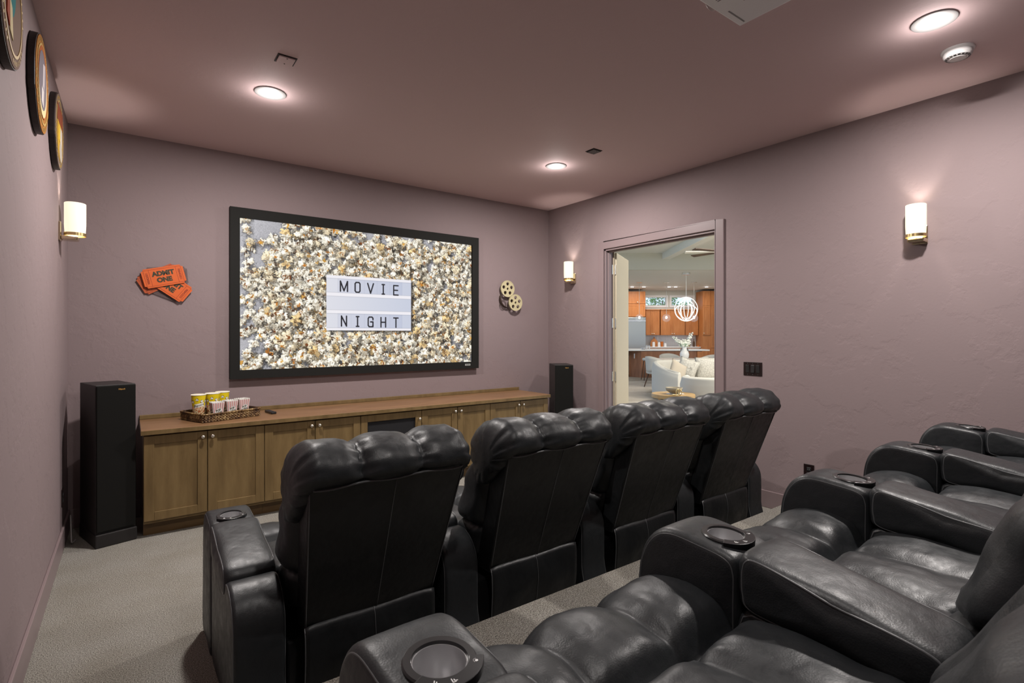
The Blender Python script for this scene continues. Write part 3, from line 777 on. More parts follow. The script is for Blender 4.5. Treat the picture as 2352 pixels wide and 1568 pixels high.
# ================================================================ WALL THINGS
M_plate = mat('dark_brown_plate', (.012, .006, .006, 1), .3)
def wall_plate(name, x, y, z, wy, wz, label, cat, kind):
    s = 1 if x < 0 else -1
    o = empty(name, (x, y, z), 0 if s > 0 else PI, label, cat)
    MB().box(0, .005, -wy/2, wy/2, -wz/2, wz/2).build('cover_plate', M_plate, o, bevel=.002)
    if kind == 'switch':
        for k in range(3):
            yy = (k-1)*.046
            MB(Matrix.Translation((.005, yy, 0)) @ Matrix.Rotation(.06*(1 if k != 1 else -1), 4, 'Y')).box(0, .004, -.016, .016, -.033, .033).build('rocker', M_satin, o, bevel=.0015)
            for sz in (-.048, .048): MB().box(.005, .0058, yy-.0025, yy+.0025, sz-.0025, sz+.0025).build('screw', M_pipe, o)
    else:
        for zz in (-.020, .020):
            f = MB().box(.005, .0075, -.017, .017, zz-.014, zz+.014).build('receptacle', M_satin, o, bevel=.002)
            for yy in (-.006, .006): MB().box(.0075, .0079, yy-.001, yy+.001, zz-.005, zz+.005).build('slot', mat('slot_light', (.25, .25, .25, 1), .5) if 'slot_light' not in bpy.data.materials else bpy.data.materials['slot_light'], f)
    return o
wall_plate('light_switch', XR, 2.402, 1.162, .165, .117, 'dark three-gang light switch plate right of the doorway', 'light switch', 'switch')
wall_plate('power_outlet', XR, 1.940, .372, .078, .118, 'black power outlet low on the right wall above the armrests', 'power outlet', 'o')
wall_plate('power_outlet', XL, 4.70, .345, .078, .118, 'dark power outlet low on the left wall behind the tower speaker', 'power outlet', 'o')

# round wooden film-themed plaques on the left wall
def plaque(y, z, R, label, base, cols, seed):
    o = empty('wall_plaque', (XL+.002, y, z), 0, label, 'wall plaque', 'round wooden plaques on the left wall')
    rr = random.Random(seed)
    def M(t): return basis((0, -1, 0), (0, 0, 1), (1, 0, 0), (t, 0, 0)) @ Matrix.Identity(4)
    # local 2D: u = -y , v = z ; the normal is +x
    def disc(rf, t0, t1, sx=1, bump_=True):
        pts = []
        for k in range(72):
            a = 2*PI*k/72; r_ = rf
            if bump_ and abs(math.sin(a)+.30) < .05: r_ = rf*1.035
            pts.append((-r_*math.cos(a)*sx, r_*math.sin(a)))
        return MB().prism(pts, t0, t1, 'x')
    disc(R, 0, .028, 1).build('board', mat('plaque_edge', (.016, .010, .009, 1), .5), o, bevel=.003)
    f = disc(R*.975, .028, .031, 1).build('face', mat('plaque_face', base, .85, spec=.15), o)
    MB().lathe([(R*.80, 0), (R*.80, .002), (R*.775, .002), (R*.775, 0)], (0, 0, 0), 64)
    ring = MB(basis((0, -1, 0), (0, 0, 1), (-1, 0, 0), (.031, 0, 0)) @ Matrix.Diagonal((1, 1, -1, 1))).lathe([(R*.82, 0), (R*.82, .0022), (R*.77, .0022), (R*.77, 0), (R*.82, 0)], (0, 0, 0), 64)
    ring.build('rim_line', mat('plaque_gold', (.45, .30, .09, 1), .4), o)
    lt = MB()
    for k in range(44):
        if k % 11 < 8:
            a = 2*PI*k/44; q = MB(Matrix.Rotation(a, 4, 'X')); w_ = .006+.004*rr.random()
            q.box(.031, .0322, -w_, w_*.2, R*.86, R*.93); lt.add(q.v, q.f)
    x_ = lt.build('rim_ornament', bpy.data.materials['plaque_gold'], o); x_['kind'] = 'stuff'
    for k, (poly, cc) in enumerate(cols):
        MB().prism([(-p[0]*R, p[1]*R) for p in poly], .0312, .0335+.0006*k, 'x').build('painted_shape', mat('plaque_paint', cc, .85, spec=.15), o)
    return o
def ell(cx, cy, rx, ry, n=28): return [(cx+rx*math.cos(2*PI*k/n), cy+ry*math.sin(2*PI*k/n)) for k in range(n)]
plaque(2.595, 2.665, .232, 'round plaque with teal and red shapes at the top left corner of the photo', (.17, .11, .085, 1),
       [(ell(.25, .25, .46, .56), (.02, .16, .17, 1)), ([(.05, -.62), (.30, -.55), (.32, -.05), (.12, -.15)], (.55, .46, .28, 1)), ([(.34, -.52), (.55, -.40), (.52, .0), (.36, -.05)], (.30, .06, .03, 1))], 1)
plaque(3.395, 2.672, .232, 'middle round plaque on the left wall, black rimmed with a grey figure on orange', (.30, .13, .03, 1),
       [(ell(0, .05, .70, .74), (.33, .10, .03, 1)), (ell(.06, -.02, .62, .66), (.60, .50, .28, 1)), (ell(.10, .06, .56, .60), (.16, .14, .16, 1)), ([(-.25, .5), (.1, .42), (.15, -.05), (-.1, -.1)], (.42, .38, .40, 1)), ([(-.05, -.12), (.30, -.10), (.35, -.42), (.05, -.50)], (.50, .46, .46, 1))], 2)
plaque(4.165, 2.685, .225, 'farthest round plaque on the left wall, above the sconce, with yellow and white blocks', (.20, .15, .12, 1),
       [(ell(.05, -.12, .58, .66), (.50, .30, .04, 1)), ([(-.6, .62), (.6, .62), (.62, .18), (-.62, .18)], (.22, .06, .03, 1)), ([(-.35, .12), (.0, .12), (.0, -.35), (-.35, -.35)], (.55, .52, .48, 1)), ([(.08, .12), (.40, .12), (.40, -.30), (.08, -.30)], (.62, .42, .05, 1)), (ell(-.05, -.55, .28, .25), (.42, .38, .32, 1))], 3)

# orange ticket wall art : three tickets, grey backing shapes
M_tick = mat('orange_ticket', (.60, .12, .032, 1), .35, spec=.4)
M_tick2 = mat('faded_orange_ticket', (.40, .085, .03, 1), .35)
M_tprint = mat('ticket_black_print', (.035, .034, .016, 1), .5)
M_tred = mat('ticket_red_line', (.20, .022, .008, 1), .5)
M_acr = mat('clear_acrylic', (.16, .12, .12, 1), .12, spec=.6, alpha=.55)
def ticket_poly(w_, h_, n=.018):
    pts = []
    for (cx, cy, a) in ((w_, h_, PI), (-w_, h_, 1.5*PI), (-w_, -h_, 0), (w_, -h_, .5*PI)):
        arc = [(cx+n*math.cos(a+PI/2*k/5), cy+n*math.sin(a+PI/2*k/5)) for k in range(6)]; pts += arc
    out = []
    for (cx, cy, a0) in ((w_, h_, 1.5*PI), (-w_, h_, 0), (-w_, -h_, PI/2), (w_, -h_, PI)):
        out += [(cx+n*math.cos(a0-PI/2*k/5), cy+n*math.sin(a0-PI/2*k/5)) for k in range(6)]
    return out
ta = empty('ticket_wall_art', (.215, YF, 1.905), 0, 'orange ADMIT ONE movie ticket wall art left of the screen', 'wall art')
TW, TH = .146, .077
def ticket(name, cx, cz, rot, dpt, m, num, full=True, acr=False):
    R = Matrix.Translation((cx, 0, cz)) @ Matrix.Rotation(-rot, 4, 'Y')
    t = MB(R).prism(ticket_poly(TW, TH), -dpt-.004, -dpt, 'y').build(name, m, ta)
    if acr: return t
    ln = MB(R); e = -dpt-.0047
    def fline(x0, z0, x1, z1):
        dx, dz = x1-x0, z1-z0; L = math.hypot(dx, dz); nx, nz = -dz/L*.0009, dx/L*.0009
        ln.prism([(x0+nx, z0+nz), (x1+nx, z1+nz), (x1-nx, z1-nz), (x0-nx, z0-nz)], e, -dpt-.004, 'y')
    a, b = TW-.016, TH-.012
    for p in ((-a, -b, a, -b), (a, -b, a, b), (a, b, -a, b), (-a, b, -a, -b), (-.093, -b, -.093, b), (.093, -b, .093, b)): fline(*p)
    ln.build('red_lines', M_tred, t)
    def tx(body, size, x, z, r2, off, sx=1):
        v = R @ Vector((x, -dpt-.0045, z)); text('print', body, size, M_tprint if off > .0005 else M_tred, t, facing_y(v, rot+r2), .0004, off, sx=sx)
    tx('ADMIT', .050, 0, .026, 0, .0030, 1.0); tx('ONE', .050, -.002, -.026, 0, .0030, 1.0)
    tx(num, .024, -.112, 0, PI/2, .0002, .95); tx(num, .024, .112, 0, -PI/2, .0002, .95)
    return t
ticket('acrylic_ticket', .000, -.055, -.40, .008, M_acr, '', acr=True)
ticket('rear_ticket', -.018, .008, .52, .014, M_tick2, '98842001')
ticket('acrylic_ticket', .030, .030, .10, .020, M_acr, '', acr=True)
ticket('lower_ticket', .055, -.040, -.62, .026, M_tick, '98842033')
ticket('front_ticket', .010, .028, .245, .036, M_tick, '98842001')

# film reels
M_reel = mat('cream_reel', (.52, .46, .28, 1), .4); M_reeld = mat('dark_film', (.06, .04, .03, 1), .4)
fa = empty('film_reel_wall_art', (3.72, YF, 1.92), 0, 'cream film reel wall art with a curl of dark film right of the screen', 'wall art')
def reel(cx, cz, R, dpt, m=M_reel):
    M = Matrix.Translation((cx, -dpt, cz)) @ Matrix.Rotation(PI/2, 4, 'X')
    n = 96; vs = []; fs = []
    o_ = MB(M).cyl((0, 0, 0), R, .012, 48).build('reel_disc', m, fa, smooth=True, angle=40)
    for k in range(6):
        a = PI/2+2*PI*k/5; rr, hr = (R*.60, R*.21) if k < 5 else (0, R*.14)
        c_ = MB(M @ Matrix.Translation((rr*math.cos(a), rr*math.sin(a), -.03))).cyl((0, 0, 0), hr, .08, 24).build('cutter', m)
        cut(o_, c_)
    MB(M).lathe([(R, -.002), (R, .014), (R-.008, .014), (R-.008, -.002), (R, -.002)], (0, 0, 0), 48).build('reel_rim', m, o_, smooth=True, angle=40)
    MB(M).lathe([(R*.45, -.022), (R*.45, -.002), (R*.4, -.002), (R*.4, -.022), (R*.45, -.022)], (0, 0, 0), 40).build('reel_hub', M_reeld, o_, smooth=True, angle=40)
    return o_
reel(-.052, .088, .100, .035); reel(.055, -.075, .100, .050)
fc_ = catmull([(-.145, .01), (-.15, -.05), (-.12, -.11), (-.06, -.14), (.0, -.13)], 8, False)
fm = MB()
fm.grid(lambda u, v: (fc_[int(round(u*(len(fc_)-1)))][0]+.008*(v-.5), -.012-.035*v, fc_[int(round(u*(len(fc_)-1)))][1]+.010*(v-.5)), len(fc_)-1, 3)
f_ = fm.build('film_strip', M_reeld, fa, smooth=True); s2 = f_.modifiers.new('s', 'SOLIDIFY'); s2.thickness = .002
MB().tube([(p[0], -.014, p[1]) for p in fc_], .003, 6).build('film_edge', M_reel, f_, smooth=True)
MB().tube([(-.10+.045*math.cos(a*.3), -.014, -.105+.055*math.sin(a*.3)) for a in range(21)], .003, 6, closed=True).build('film_loop', M_reeld, f_, smooth=True)

# ================================================================ TRAY OF POPCORN
def wicker():
    m = mat('woven_rattan', (.2, .12, .05, 1), .6); v = tcoord(m)
    vo = nd(m, 'ShaderNodeTexVoronoi'); vo.inputs['Scale'].default_value = 75; mp = nd(m, 'ShaderNodeMapping'); mp.inputs['Scale'].default_value = (1, 1, .55)
    lk(m, v, mp.inputs[0]); lk(m, mp.outputs[0], vo.inputs['Vector'])
    n = noise_n(m, v, 9, 3, .6)
    c1 = ramp(m, n, [(.35, (.12, .06, .026, 1)), (.48, (.32, .19, .075, 1)), (.62, (.70, .52, .24, 1))])
    c2 = ramp(m, vo.outputs['Distance'], [(0, (1, 1, 1, 1)), (.55, (.25, .2, .16, 1))])
    x = nd(m, 'ShaderNodeMixRGB'); x.blend_type = 'MULTIPLY'; x.inputs[0].default_value = 1; lk(m, c1, x.inputs[1]); lk(m, c2, x.inputs[2]); lk(m, x.outputs[0], P(m).inputs['Base Color'])
    return m
M_wick = wicker(); M_wick.name = 'woven_rattan'
ang = math.radians(21)
tr = empty('wicker_tray', (.450, 4.610, TZ), ang, 'rectangular brown woven rattan tray holding popcorn tubs on the countertop', 'tray')
TWd, TDp = .48, .375
tb = MB()
def trayrow(z, out, r_=.0055):
    pts = []
    w_, d_ = TWd/2+out, TDp/2+out; cr = .03
    for (cx, cy, a) in ((w_-cr, d_-cr, 0), (-w_+cr, d_-cr, 90), (-w_+cr, -d_+cr, 180), (w_-cr, -d_+cr, 270)):
        for k in range(5):
            aa = math.radians(a+22.5*k); pts.append((TWd/2+cx+cr*math.cos(aa), TDp/2+cy+cr*math.sin(aa), z))
    # subdivide and weave
    out_ = []
    for i, p in enumerate(pts):
        q = pts[(i+1) % len(pts)]; L = math.dist(p, q); n = max(1, int(L/.012))
        for k in range(n): out_.append(Vector(p).lerp(Vector(q), k/n))
    cc = Vector((TWd/2, TDp/2, z)); res = []
    for i, p in enumerate(out_):
        dd = (p-cc).normalized(); res.append(p+dd*(.0028*(1 if (i+int(z*1000/9)) % 2 else -1)))
    return res
per = [Vector(p) for p in trayrow(0, -.006)]
dens = []
for i_, p in enumerate(per):
    q = per[(i_+1) % len(per)]
    for k in range(4): dens.append(p.lerp(q, k/4))
cen = Vector((TWd/2, TDp/2, 0)); ND = len(dens)
def wf(u, v):
    i_ = int(round(u*ND)) % ND; p = dens[i_]; dd = (p-cen).normalized(); vv = v*6; row = int(min(5, vv)); fv = vv-row
    amp = .0042*math.sin(PI*fv)*(1 if row % 2 else -1)*math.sin(2*PI*i_/8.0)+.0030*math.sin(PI*fv)
    q = p+dd*amp; return (q.x, q.y, .002+.060*v)
tb.grid(wf, ND, 36, cu=True)
tb.tube(trayrow(.0635, -.004), .0065, 8, closed=True)
tw = tb.build('woven_wall', M_wick, tr, smooth=True); ws = tw.modifiers.new('s', 'SOLIDIFY'); ws.thickness = .006
MB().box(.012, TWd-.012, .012, TDp-.012, 0.001, .008).build('base', M_wick, tr)
def tray_pt(a, b, z=0): return (.450+a*math.cos(ang)-b*math.sin(ang), 4.610+a*math.sin(ang)+b*math.cos(ang), TZ+z)
M_yel = mat('yellow_paper', (.72, .56, .008, 1), .5); M_paper = mat('white_paper', (.75, .74, .70, 1), .6)
M_popw = mat('popcorn_print_cream', (.72, .60, .36, 1), .6); M_popr = mat('popcorn_print_brown', (.30, .08, .02, 1), .6)
M_red = mat('red_stripe', (.20, .022, .032, 1), .6); M_pink = mat('pink_stripe', (.72, .38, .36, 1), .6)
def cone_pt(a, z, r0=.031, r1=.0465, hh=.152, e=0): r_ = r0+(r1-r0)*z/hh+e; return Vector((r_*math.cos(a), r_*math.sin(a), z))
def blot(mb, a, z, s, e, seed):
    rr = random.Random(seed); n = 9; c = cone_pt(a, z, e=e); R0 = .040
    pts = [cone_pt(a+s*(.8+.4*rr.random())*math.cos(2*PI*k/n)/R0, z+s*(.8+.4*rr.random())*math.sin(2*PI*k/n), e=e) for k in range(n)]
    mb.add([tuple(p) for p in pts], [tuple(range(n))])
def tub(loc, rz, label):
    o = empty('popcorn_cup', loc, rz, label, 'paper cup', 'yellow popcorn cups')
    hh = .152
    MB().lathe([(0, .004), (.030, .004), (.031, 0), (.0465, hh), (.0450, hh), (.030, .008), (0, .008)], (0, 0, 0), 40).build('cup', M_yel, o, smooth=True, angle=40)
    MB().lathe([(.0465, hh-.004), (.0485, hh-.001), (.0465, hh+.002), (.0452, hh), (.0465, hh-.004)], (0, 0, 0), 40).build('rolled_rim', M_paper, o, smooth=True)
    MB().lathe([(0, .0085), (.0296, .0085), (.0447, hh-.001)], (0, 0, 0), 40).build('inner_lining', M_paper, o, smooth=True, angle=40)
    lo = MB().lathe([(.0314, .002), (.0390, .076), (.0388, .076), (.0312, .002)], (0, 0, 0), 40); lo.build('lower_band', M_popr, o, smooth=True)
    rr = random.Random(3); pc = MB(); dk = MB()
    for i in range(210):
        a = rr.uniform(0, 2*PI); z = rr.uniform(.006, .082)*(1); blot(pc, a, z, rr.uniform(.0035, .0058), .0008+.00004*(i % 9), i)
    x = pc.build('printed_popcorn', M_popw, o); x['kind'] = 'stuff'
    pk = MB(); ek = MB()
    for i in range(9):
        a = 2*PI*i/9+.2; z = .114+.008*math.sin(i*2.3)
        blot(ek, a, z, .0098, .0007, i*7)
        for q in range(3): blot(pk, a+.09*math.cos(q*2.1+i), z+.003*math.sin(q*2.1+i), .0052, .0010+.0001*q, i*5+q)
    x = ek.build('kernel_outline', M_tprint, o); x['kind'] = 'stuff'
    x = pk.build('kernel_print', M_paper, o); x['kind'] = 'stuff'
    for a0 in (-PI/2, PI/2):
        bnd = MB()
        bnd.grid(lambda u, v: tuple(cone_pt(a0-.75+1.5*u, .074+.018*u*0+.024*v+.012*(u-.5), e=.0012)), 12, 2)
        b_ = bnd.build('word_band', M_paper, o, smooth=True)
        for k, chh in enumerate('Popcorn'):
            a = a0-.66+1.32*k/6; p = cone_pt(a, .086+.012*(k/6-.5), e=.0015)
            text('letter', chh, .0195 if k == 0 else .0150, M_tprint, b_, basis((-math.sin(a), math.cos(a), .12), (.1*math.cos(a), .1*math.sin(a), 1), (math.cos(a), math.sin(a), -.1), p), .0003, .0004)
    return o
cups = [(.035+.065, .265, 'yellow paper popcorn cup at the left end of the tray, its Popcorn lettering showing'), (.215, .275, 'yellow paper popcorn cup in the middle of the tray, behind the striped boxes'), (.318, .315, 'yellow paper popcorn cup at the back right of the tray')]
for k, (a, b, lb) in enumerate(cups):
    o = tub(tray_pt(a, b, .008), ang+.1*k-.35, lb); o.scale = (1.14, 1.14, 1.24)
def pbox(loc, rz, label):
    o = empty('popcorn_box', loc, rz, label, 'popcorn box', 'striped popcorn boxes')
    hh, b0, b1 = .118, .030, .0425
    def pt(side, u, z, e=0):
        r_ = b0+(b1-b0)*z/hh+e; x = (2*u-1)*r_
        return {0: (x, -r_, z), 1: (r_, x, z), 2: (-x, r_, z), 3: (-r_, -x, z)}[side]
    bx = MB()
    for s in range(4):
        n = 12
        for k in range(n):
            t0, t1 = k/n, (k+1)/n; sc = lambda t: hh+.008*abs(math.sin(t*PI*6))
            q = [pt(s, t0, 0), pt(s, t1, 0), pt(s, t1, sc(t1)-.004), pt(s, (t0+t1)/2, hh+.006), pt(s, t0, sc(t0)-.004)]
            bx.add(q, [(0, 1, 2, 3, 4)])
    bx.add([pt(s, 0, 0) for s in range(4)], [(0, 1, 2, 3)])
    b_ = bx.build('carton', M_paper, o); so_ = b_.modifiers.new('s', 'SOLIDIFY'); so_.thickness = .0012; so_.offset = -1
    rd = MB(); pk = MB()
    for s in range(4):
        for k in range(5):
            u0 = .06+.19*k
            rd.add([pt(s, u0, .002, .0007), pt(s, u0+.035, .002, .0007), pt(s, u0+.035, hh-.002, .0007), pt(s, u0, hh-.002, .0007)], [(0, 1, 2, 3)])
            pk.add([pt(s, u0+.050, .002, .0006), pt(s, u0+.130, .002, .0006), pt(s, u0+.130, hh-.002, .0006), pt(s, u0+.050, hh-.002, .0006)], [(0, 1, 2, 3)])
    x = rd.build('red_stripes', M_red, b_); x['kind'] = 'stuff'; x = pk.build('pink_stripes', M_pink, b_); x['kind'] = 'stuff'
    for s, nrm, xa in ((0, (0, -1, -.106), (1, 0, 0)), (3, (-1, 0, -.106), (0, -1, 0))):
        pp = []
        for k in range(16):
            a = 2*PI*k/16; pp.append(pt(s, .5+.36*math.cos(a), .052+.026*math.sin(a)+.010*math.cos(a), .0011))
        pn = MB().add(pp, [tuple(range(16))]).build('word_panel', M_paper, b_)
        up = Vector(nrm).cross(Vector(xa)).normalized(); z_ = Vector(nrm).normalized()
        for body, dz in (('POP', .064), ('CORN', .043)):
            c = Vector(pt(s, .5, dz, .0018)); xr = (Vector(xa)*math.cos(.32)+up*math.sin(.32)); yr = z_.cross(xr).normalized()
            text('lettering', body, .021, M_tprint, pn, basis(xr.normalized(), yr, z_, c), .0003, .0004, sx=.9)
    return o
bxs = [(.150, .085, -.05, 'striped popcorn box at the left front of the tray'), (.268, .105, .05, 'striped popcorn box standing in the middle of the tray'), (.385, .135, .10, 'striped popcorn box at the right end of the tray')]
for a, b, r_, lb in bxs: pbox(tray_pt(a, b, .009), ang+r_-.15, lb).scale = (1.03, 1.03, 1.12)
rm = empty('remote_control', (.985, 4.885, TZ), math.radians(97), 'small black remote control lying right of the tray', 'remote control')
MB().box(-.085, .085, -.022, .022, 0, .020).build('casing', M_black, rm, bevel=.006, bseg=3)
for k in range(5): MB().box(-.06+.026*k, -.046+.026*k, -.008, .008, .020, .0225).build('button', M_satin, rm, bevel=.001)

# ================================================================ THE GREAT ROOM BEYOND THE DOOR
def GM(): return Matrix.Rotation(-YAW, 4, 'Z')      # x = lateral, y = depth
Mg = GM()
def floor_planks():
    m = mat('pale_oak_planks', (.4, .36, .3, 1), .45, spec=.4)
    c = nd(m, 'ShaderNodeTexCoord'); mp = nd(m, 'ShaderNodeMapping'); mp.inputs['Rotation'].default_value = (0, 0, YAW)
    lk(m, c.outputs['Object'], mp.inputs[0])
    b = nd(m, 'ShaderNodeTexBrick'); b.inputs['Scale'].default_value = 1; b.inputs['Brick Width'].default_value = 1.6; b.inputs['Row Height'].default_value = .19
    b.inputs['Mortar Size'].default_value = .004; b.inputs['Color1'].default_value = (.36, .32, .26, 1); b.inputs['Color2'].default_value = (.50, .46, .39, 1); b.inputs['Mortar'].default_value = (.18, .15, .12, 1)
    lk(m, mp.outputs[0], b.inputs['Vector'])
    n = noise_n(m, mp.outputs[0], 3, 4, .6); r = ramp(m, n, [(.3, (.80, .78, .74, 1)), (.7, (1, 1, 1, 1))])
    x = nd(m, 'ShaderNodeMixRGB'); x.blend_type = 'MULTIPLY'; x.inputs[0].default_value = 1; lk(m, b.outputs['Color'], x.inputs[1]); lk(m, r, x.inputs[2]); lk(m, x.outputs[0], P(m).inputs['Base Color'])
    return m
HX = XR+T+.012
# floor and high ceiling of the hall and living room: everything right of the theatre's wall
def hall_poly():
    a = Vector((HX, -1.3)); b = Vector((HX, 10.2)); c = G(1.0, 22.2); d_ = G(14, 22.2); e = G(14, 2.5)
    return [(a.x, a.y), (e.x, e.y), (d_.x, d_.y), (c.x, c.y), (b.x, b.y)]
struct('floor_living', MB().prism(hall_poly(), -.05, 0), floor_planks())
struct('ceiling_living', MB().prism(hall_poly(), 4.6, 4.7), M_white)
M_gwall = mat('greige_wall', (.62, .60, .52, 1), .8)
# lower ceilings stepping down towards the kitchen
struct('ceiling_kitchen', MB(Mg).box(1, 14, 15.0, 22.1, 3.30, 3.42), M_white)
struct('trim_1', MB(Mg).box(1, 14, 14.9, 15.0, 3.30, 3.78), M_gwall)
struct('ceiling_dining', MB(Mg).box(1, 14, 12.0, 15.0, 3.78, 3.88), M_white)
struct('trim_2', MB(Mg).box(1, 14, 11.9, 12.0, 3.78, 4.60), M_gwall)
struct('trim_3', MB(Mg).box(4.30, 4.52, 7, 15, 3.60, 3.78), M_white)
# far wall with two clerestory windows
zw0, zw1 = 2.676, 3.007
wins = [(5.64, 6.49), (6.73, 7.61)]
fw = MB(Mg).box(1, 14, 22.0, 22.12, 0, zw0).box(1, 14, 22.0, 22.12, zw1, 3.4)
fw.box(1, wins[0][0], 22.0, 22.12, zw0, zw1).box(wins[0][1], wins[1][0], 22.0, 22.12, zw0, zw1).box(wins[1][1], 14, 22.0, 22.12, zw0, zw1)
struct('wall_kitchen', fw, M_gwall)
M_winglass = mat('window_glass', (.9, .95, 1, 1), .02, alpha=.08)
for k, (a, b) in enumerate(wins):
    wo = empty('window_%d' % (k+1), G((a+b)/2, 21.99, 0), -YAW); wo['kind'] = 'structure'; hw = (b-a)/2
    f = MB(); z0, z1 = zw0, zw1
    for (x0, x1, p0, p1) in ((-hw-.09, hw+.09, z1, z1+.09), (-hw-.09, hw+.09, z0-.09, z0), (-hw-.09, -hw, z0, z1), (hw, hw+.09, z0, z1)): f.box(x0, x1, -.03, .01, p0, p1)
    f.build('window_frame', M_white, wo)
    MB().box(-hw, hw, .05, .056, z0, z1).build('pane', M_winglass, wo)
# greenery outside the clerestory windows
M_leaf = mat('tree_leaves', (.16, .46, .09, 1), .6)
lr_ = random.Random(4)
for k, (la, z, R) in enumerate(((6.35, 3.0, .75), (8.2, 3.1, .9), (7.3, 2.75, .5))):
    t = empty('tree', G(la*(24.5+2.2*k)/22, 24.5+2.2*k, 0), 0, ['leafy green tree seen through the left kitchen window', 'leafy green tree seen through the right end of the kitchen windows', 'low green bush between the two kitchen windows'][k], 'tree')
    cr = MB()
    for i in range(1100):
        a, b, r_ = lr_.uniform(0, 2*PI), math.acos(lr_.uniform(-1, 1)), R*lr_.uniform(.55, 1)
        p = Vector((r_*math.sin(b)*math.cos(a), r_*math.sin(b)*math.sin(a), z+r_*math.cos(b)))
        R3 = Matrix.Rotation(lr_.uniform(0, 6), 3, 'Z') @ Matrix.Rotation(lr_.uniform(0, 3), 3, 'X')
        s = .065; cr.add([tuple(p+R3 @ Vector(q)) for q in ((-s, 0, 0), (0, -s*.5, .01), (s, 0, 0), (0, s*.5, .01))], [(0, 1, 2, 3)])
    c_ = cr.build('foliage', M_leaf, t); c_['kind'] = 'stuff'
    MB().tube([(0, 0, -.2), (.05, 0, z*.5), (0, 0, z)], [.09, .07, .03], 8).build('trunk', M_dwood, t, smooth=True)
M_grass = mat('lawn', (.12, .2, .06, 1), .9)
struct('ground', MB(Mg).box(-12, 40, -10, 50, -.40, -.30), M_grass)

# kitchen cabinets
M_knob2 = mat('small_knob', (.75, .72, .62, 1), .3, metal=.7)
def kcab(lat0, lat1, dep, z0, z1, doors, label, depth, group='honey wood kitchen cabinets', m=M_honey, crown=False, top=False, knobz=None):
    cx = (lat0+lat1)/2; o = empty('kitchen_cabinet', G(cx, dep, 0), -YAW, label, 'cabinet', group)
    MB().box(lat0-cx, lat1-cx, .022, depth, z0, z1).build('body', m, o)
    for (a, b, c_, d_, kn) in doors:
        shaker(o, a-cx+.003, b-cx-.003, c_+.003, d_-.003, 0, m, (kn[0]-cx, kn[1]) if kn else None, rail=.065, knobm=M_knob2, kr=.02)
    if crown: MB().box(lat0-cx, lat1-cx, -.035, depth, z1, z1+.05).build('crown_moulding', m, o, bevel=.01)
    return o
zu0, zu1 = 1.42, 2.44
kcab(5.56, 6.14, 21.65, zu0, zu1, [(5.56, 5.85, zu0, zu1, (5.81, 1.48)), (5.85, 6.14, zu0, zu1, (5.89, 1.48))], 'honey wood wall cabinet left of the range, under the left window', .345, crown=True)
kcab(6.17, 7.17, 21.60, zu0, zu1, [(6.17, 6.67, zu0, zu1, (6.63, 1.48)), (6.67, 7.17, zu0, zu1, (6.71, 1.48))], 'wide honey wood wall cabinet with two doors in the middle of the far kitchen wall', .395, crown=True)
kcab(7.20, 7.74, 21.65, zu0, zu1, [(7.20, 7.47, zu0, zu1, (7.43, 1.48)), (7.47, 7.74, zu0, zu1, (7.51, 1.48))], 'honey wood wall cabinet next to the tall pantry, under the right window', .345, crown=True)
kcab(3.95, 5.43, 21.2, 2.17, 3.20, [(4.0, 4.6, 2.70, 3.20, None), (4.6, 5.20-.02, 2.70, 3.20, (5.10, 2.76)), (5.18, 5.43, 2.70, 3.20, None), (4.0, 4.6, 2.17, 2.68, None), (4.6, 5.18, 2.17, 2.68, None), (5.18, 5.43, 2.17, 2.68, None)], 'honey wood cabinet above the steel refrigerator', .79)
kcab(7.76, 9.5, 21.2, .1, 3.22, [(7.76, 8.08, 2.62, 3.22, None), (8.10, 8.7, 2.62, 3.22, None), (8.7, 9.5, 2.62, 3.22, None), (7.76, 8.08, 1.42, 2.62, (7.80, 1.50)), (8.10, 8.7, 1.42, 2.62, None), (8.7, 9.5, 1.42, 2.62, None), (8.10, 8.7, .90, 1.42, None), (7.76, 8.08, .1, .88, None), (8.10, 8.7, .1, .88, None)], 'tall honey wood pantry cabinet at the right edge of the doorway view', .79)
kcab(5.46, 7.74, 21.42, .1, .90, [(5.46+.57*k, 5.46+.57*(k+1), .1, .9, None) for k in range(4)], 'honey wood base cabinet along the far kitchen wall behind the island', .57)
kt = MB(Mg).box(5.46, 7.75, 21.38, 21.995, .902, .94); tag(kt.build('kitchen_worktop', M_white), 'white worktop along the far kitchen wall', 'worktop')
def tile():
    m = mat('white_stick_tile', (.70, .68, .66, 1), .3); v = tcoord(m); wv = nd(m, 'ShaderNodeTexWave'); wv.inputs['Scale'].default_value = 9; mp = nd(m, 'ShaderNodeMapping'); mp.inputs['Rotation'].default_value = (0, 0, YAW)
    lk(m, v, mp.inputs[0]); lk(m, mp.outputs[0], wv.inputs['Vector']); c = ramp(m, wv.outputs['Fac'], [(.0, (.48, .46, .45, 1)), (.25, (.70, .69, .68, 1))]); lk(m, c, P(m).inputs['Base Color']); return m
struct('trim_4', MB(Mg).box(5.46, 7.75, 21.98, 21.999, .94, 1.42), tile())
# refrigerator
fr_ = empty('refrigerator', G(4.70, 21.15, 0), -YAW, 'stainless steel refrigerator at the left end of the kitchen', 'refrigerator')
M_ss = mat('stainless_steel', (.40, .40, .37, 1), .32, metal=.9)
MB().box(-.72, .72, .03, .80, .03, 2.14).build('body', mat('fridge_grey', (.25, .25, .25, 1), .5), fr_)
MB().box(-.72, -.003, -.03, .03, .75, 2.14).build('door', M_ss, fr_, bevel=.01); MB().box(.003, .72, -.03, .03, .75, 2.14).build('door', M_ss, fr_, bevel=.01)
MB().box(-.72, .72, -.03, .03, .05, .74).build('drawer', M_ss, fr_, bevel=.01)
MB().box(-.72, .72, -.045, .0, 1.98, 2.02).build('vent_rail', M_steel, fr_)
